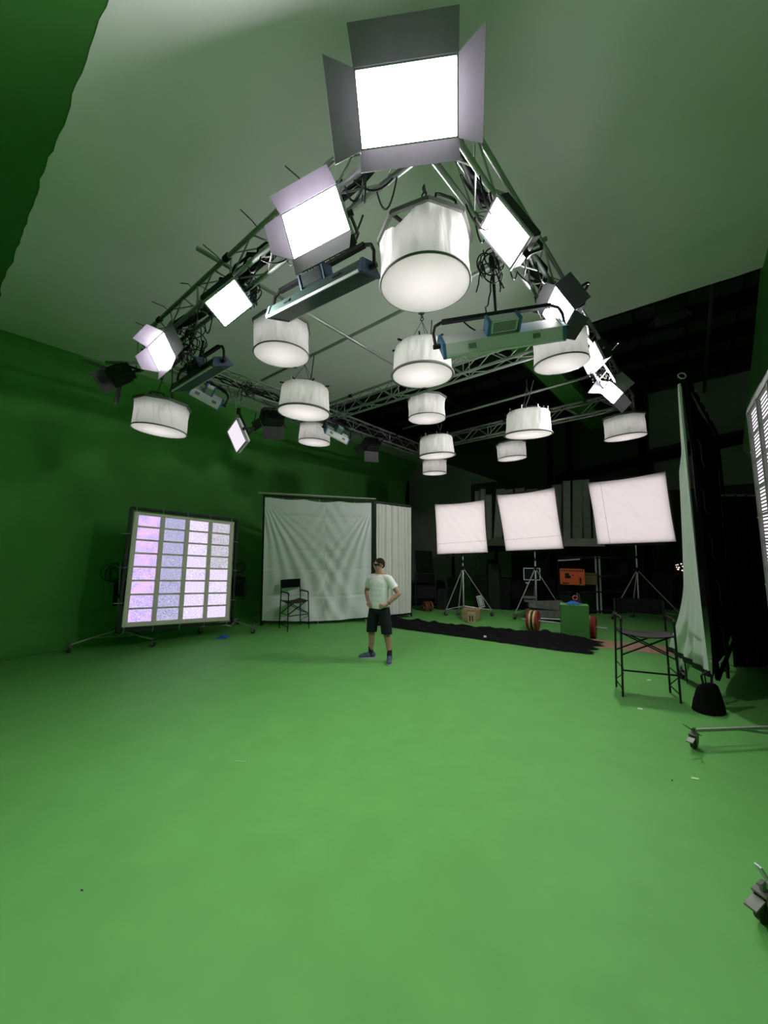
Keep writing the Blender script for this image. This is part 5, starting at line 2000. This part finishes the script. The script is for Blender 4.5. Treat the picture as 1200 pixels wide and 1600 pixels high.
single('stand_hardware', MB().cyl(V((st_.x, st_.y, 0)), st_ + Z * .15, .02, seg=8).cyl(st_ + V((.1, 0, -.5)), st_ + V((.05, 0, .12)), .015, seg=8).torus(st_ + V((.06, 0, -.1)), .04, .01, V((0, 1, 0)), 14, 5), 'cart', 'grey clamp stand behind the green plinth', 'stand', V((st_.x, st_.y, 0)))

# wheels and trolley at the far left of the storage
wl = onz(664, 958, 0)
t = thing('wheeled_trolley', 'trolley with large spoked wheels and small rusty wheels beside the narrow curtain', 'trolley', V((wl.x, wl.y, 0)))
for x, y, R_, D_ in ((653, 950, .20, 11.4), (680, 948, .20, 11.7)):
    c = dep(x, y, D_)
    c.z = R_ + .02
    wm = MB().torus(c, R_, .020, V((-.15, -1, 0)), 30, 6)
    for k in range(8):
        a = k * pi / 4
        wm.cyl(c, c + V((cos(a) * R_, 0, sin(a) * R_)), .005, seg=4)
    wm.build('spoked_wheel', 'dim_gear', t, world=True)
for x in (664, 668, 673):
    c = dep(x, 951, 11.2)
    c.z = .15
    MB().torus(c, .115, .03, V((-.9, -.4, 0)), 22, 8).build('rusty_wheel', 'bronze', t, world=True)
f0, f1 = V((wl.x - .25, wl.y + .2, .2)), V((wl.x + .35, wl.y + .3, .2))
MB().tube([f0, f0 + Z * .9, f1 + Z * .9, f1], .018, 6).tube([f0 + Z * .4, f1 + Z * .4], .015, 6).build('push_frame', 'dim_gear', t, world=True)
MB().box((wl.x + .05, wl.y + .35, .55), (.55, .35, .35), None, .02).build('load_box', 'dark_gear', t, world=True)
# leaning board
l0, l1 = dep(652, 914, 12.2), dep(679, 914, 12.2)
l0.z = l1.z = .75
u0, u1 = dep(648, 860, 12.3), dep(674, 861, 12.3)
t = thing('leaning_board', 'dark board with pale edge strips leaning beside the narrow curtain', 'board', V((l0.x, l0.y, l0.z)))
MB().hexa([l0, l1, l1 + A * .03, l0 + A * .03, u0, u1, u1 + A * .03, u0 + A * .03]).build('board', 'dim_gear', t, world=True)
for k in range(2):
    o = V((-.06 - .06 * k, -.02, 0))
    MB().bar(l0 + o, u0 + o, .03, .03).build('edge_strip', 'cart', t, world=True)
MB().box((l0.x + .3, l0.y + .3, .375), (1.2, .5, .75), None, .02).build('crate', 'dark_gear', t, world=True)
# row of dark cases
CS = [(684, 700, 922, 953, .4), (701, 722, 905, 952, .5), (742, 764, 900, 951, .5), (765, 782, 882, 952, .4), (783, 800, 905, 953, .5), (801, 820, 912, 952, .5),
      (822, 840, 918, 951, .4), (843, 868, 905, 950, .5), (936, 956, 905, 952, .45), (957, 975, 918, 953, .4), (976, 1000, 900, 952, .5), (1001, 1022, 912, 953, .5), (1024, 1050, 896, 952, .5)]
for k, (xa, xb, ya, yb, th) in enumerate(CS):
    bx_thing('road_case', words[k] + ' dark road case from the left in the storage row', 'case', xa, ya, xb, yb, 0, th, 'dark_gear' if k % 3 else 'dim_gear', (handle_part('dim_gear'), lid_part()), group='dark cases in the storage row')
# black garments on the wall
for k, x in enumerate((764.5, 770.5)):
    p = ona(x, 910, 15.6)
    mb = MB().grid(lambda u, v: p + B * ((.5 - u) * (.26 - .14 * v * v)) + Z * (v * .95) - A * (.10 * sin(pi * u)), 10, 8)
    single('hanging_jacket', mb, 'void', ['left', 'right'][k] + ' black jacket hanging on the pale wall patch', 'jacket', p)
# black drapes at right
for k, (xa, xb) in enumerate(((1128, 1144), (1146, 1160), (1162, 1176), (1178, 1200))):
    D_ = 6.4
    l, r_ = dep(xa, 775, D_), dep(xb, 772, D_)
    l.z, r_.z = 2.82, 2.82
    W_ = (r_ - l).length
    u_ = (r_ - l).normalized()
    n_ = V((u_.y, -u_.x, 0))
    t = thing('black_drape', words[k] + ' black drape from the left hanging behind the black flag', 'drape', V((l.x, l.y, 0)), 'black drapes at the right wall')
    MB().grid(lambda u, v: V((l.x, l.y, .02 + 2.78 * v)) + u_ * u * W_ + n_ * (.035 * sin(u * 14 + k)), 20, 6).build('drape_cloth', 'black_matt', t, world=True, smooth=True)
    MB().cyl(l, r_, .018, seg=8).build('drape_rail', 'silver', t, world=True)
    MB().bar(V((l.x, l.y, .02)) + n_ * .05, l + n_ * .05, .012, .012).build('drape_edge', 'dim_gear', t, world=True)
wb = onz(1119, 1037, 0)
bx_thing('white_box', 'small white box on the floor behind the black flag', 'box', 1112, 1030, 1126, 1037, 0, .2, 'white_tag', (lid_part('hoop'),))
# cluster of small bulbs far right
bc = dep(1061, 886, 11.4)
t = thing('bulb_cluster', 'cluster of small lit bulbs in the dark between silk and white sheet', 'lamp', V((bc.x, bc.y, bc.z - .2)))
MB().box((bc.x, bc.y + .06, bc.z), (.30, .08, .34), None, .02).build('holder', 'dark_gear', t, world=True)
r = random.Random(2)
for k in range(9):
    MB().sphere((bc.x - .08 + .08 * (k % 3) + r.uniform(-.035, .035), bc.y, bc.z - .09 + .08 * (k // 3) + r.uniform(-.03, .03)), r.uniform(.012, .024), 8, 6).build('bulb', 'bulb', t, world=True)
MB().cyl((bc.x, bc.y + .06, 0), (bc.x, bc.y + .06, bc.z - .15), .02, seg=8).build('pole', 'black', t, world=True)

# ================================================================== WORLD AND VIEW
w = bpy.data.worlds.new('World')
SC.world = w
w.use_nodes = True
w.node_tree.nodes['Background'].inputs['Color'].default_value = (0.05, 0.05, 0.05, 1)
w.node_tree.nodes['Background'].inputs['Strength'].default_value = 0.05
SC.view_settings.view_transform = 'Standard'
SC.view_settings.look = 'None'
SC.view_settings.exposure = 0.27
SC.view_settings.gamma = 1.0
SC.view_settings.use_curve_mapping = False
SC.cycles.max_bounces = 8
SC.cycles.diffuse_bounces = 5
SC.cycles.glossy_bounces = 3
SC.cycles.transmission_bounces = 4
SC.cycles.sample_clamp_indirect = 8.0
SC.cycles.caustics_reflective = False
SC.cycles.caustics_refractive = False
SC.cycles.use_denoising = True
bpy.context.view_layer.update()
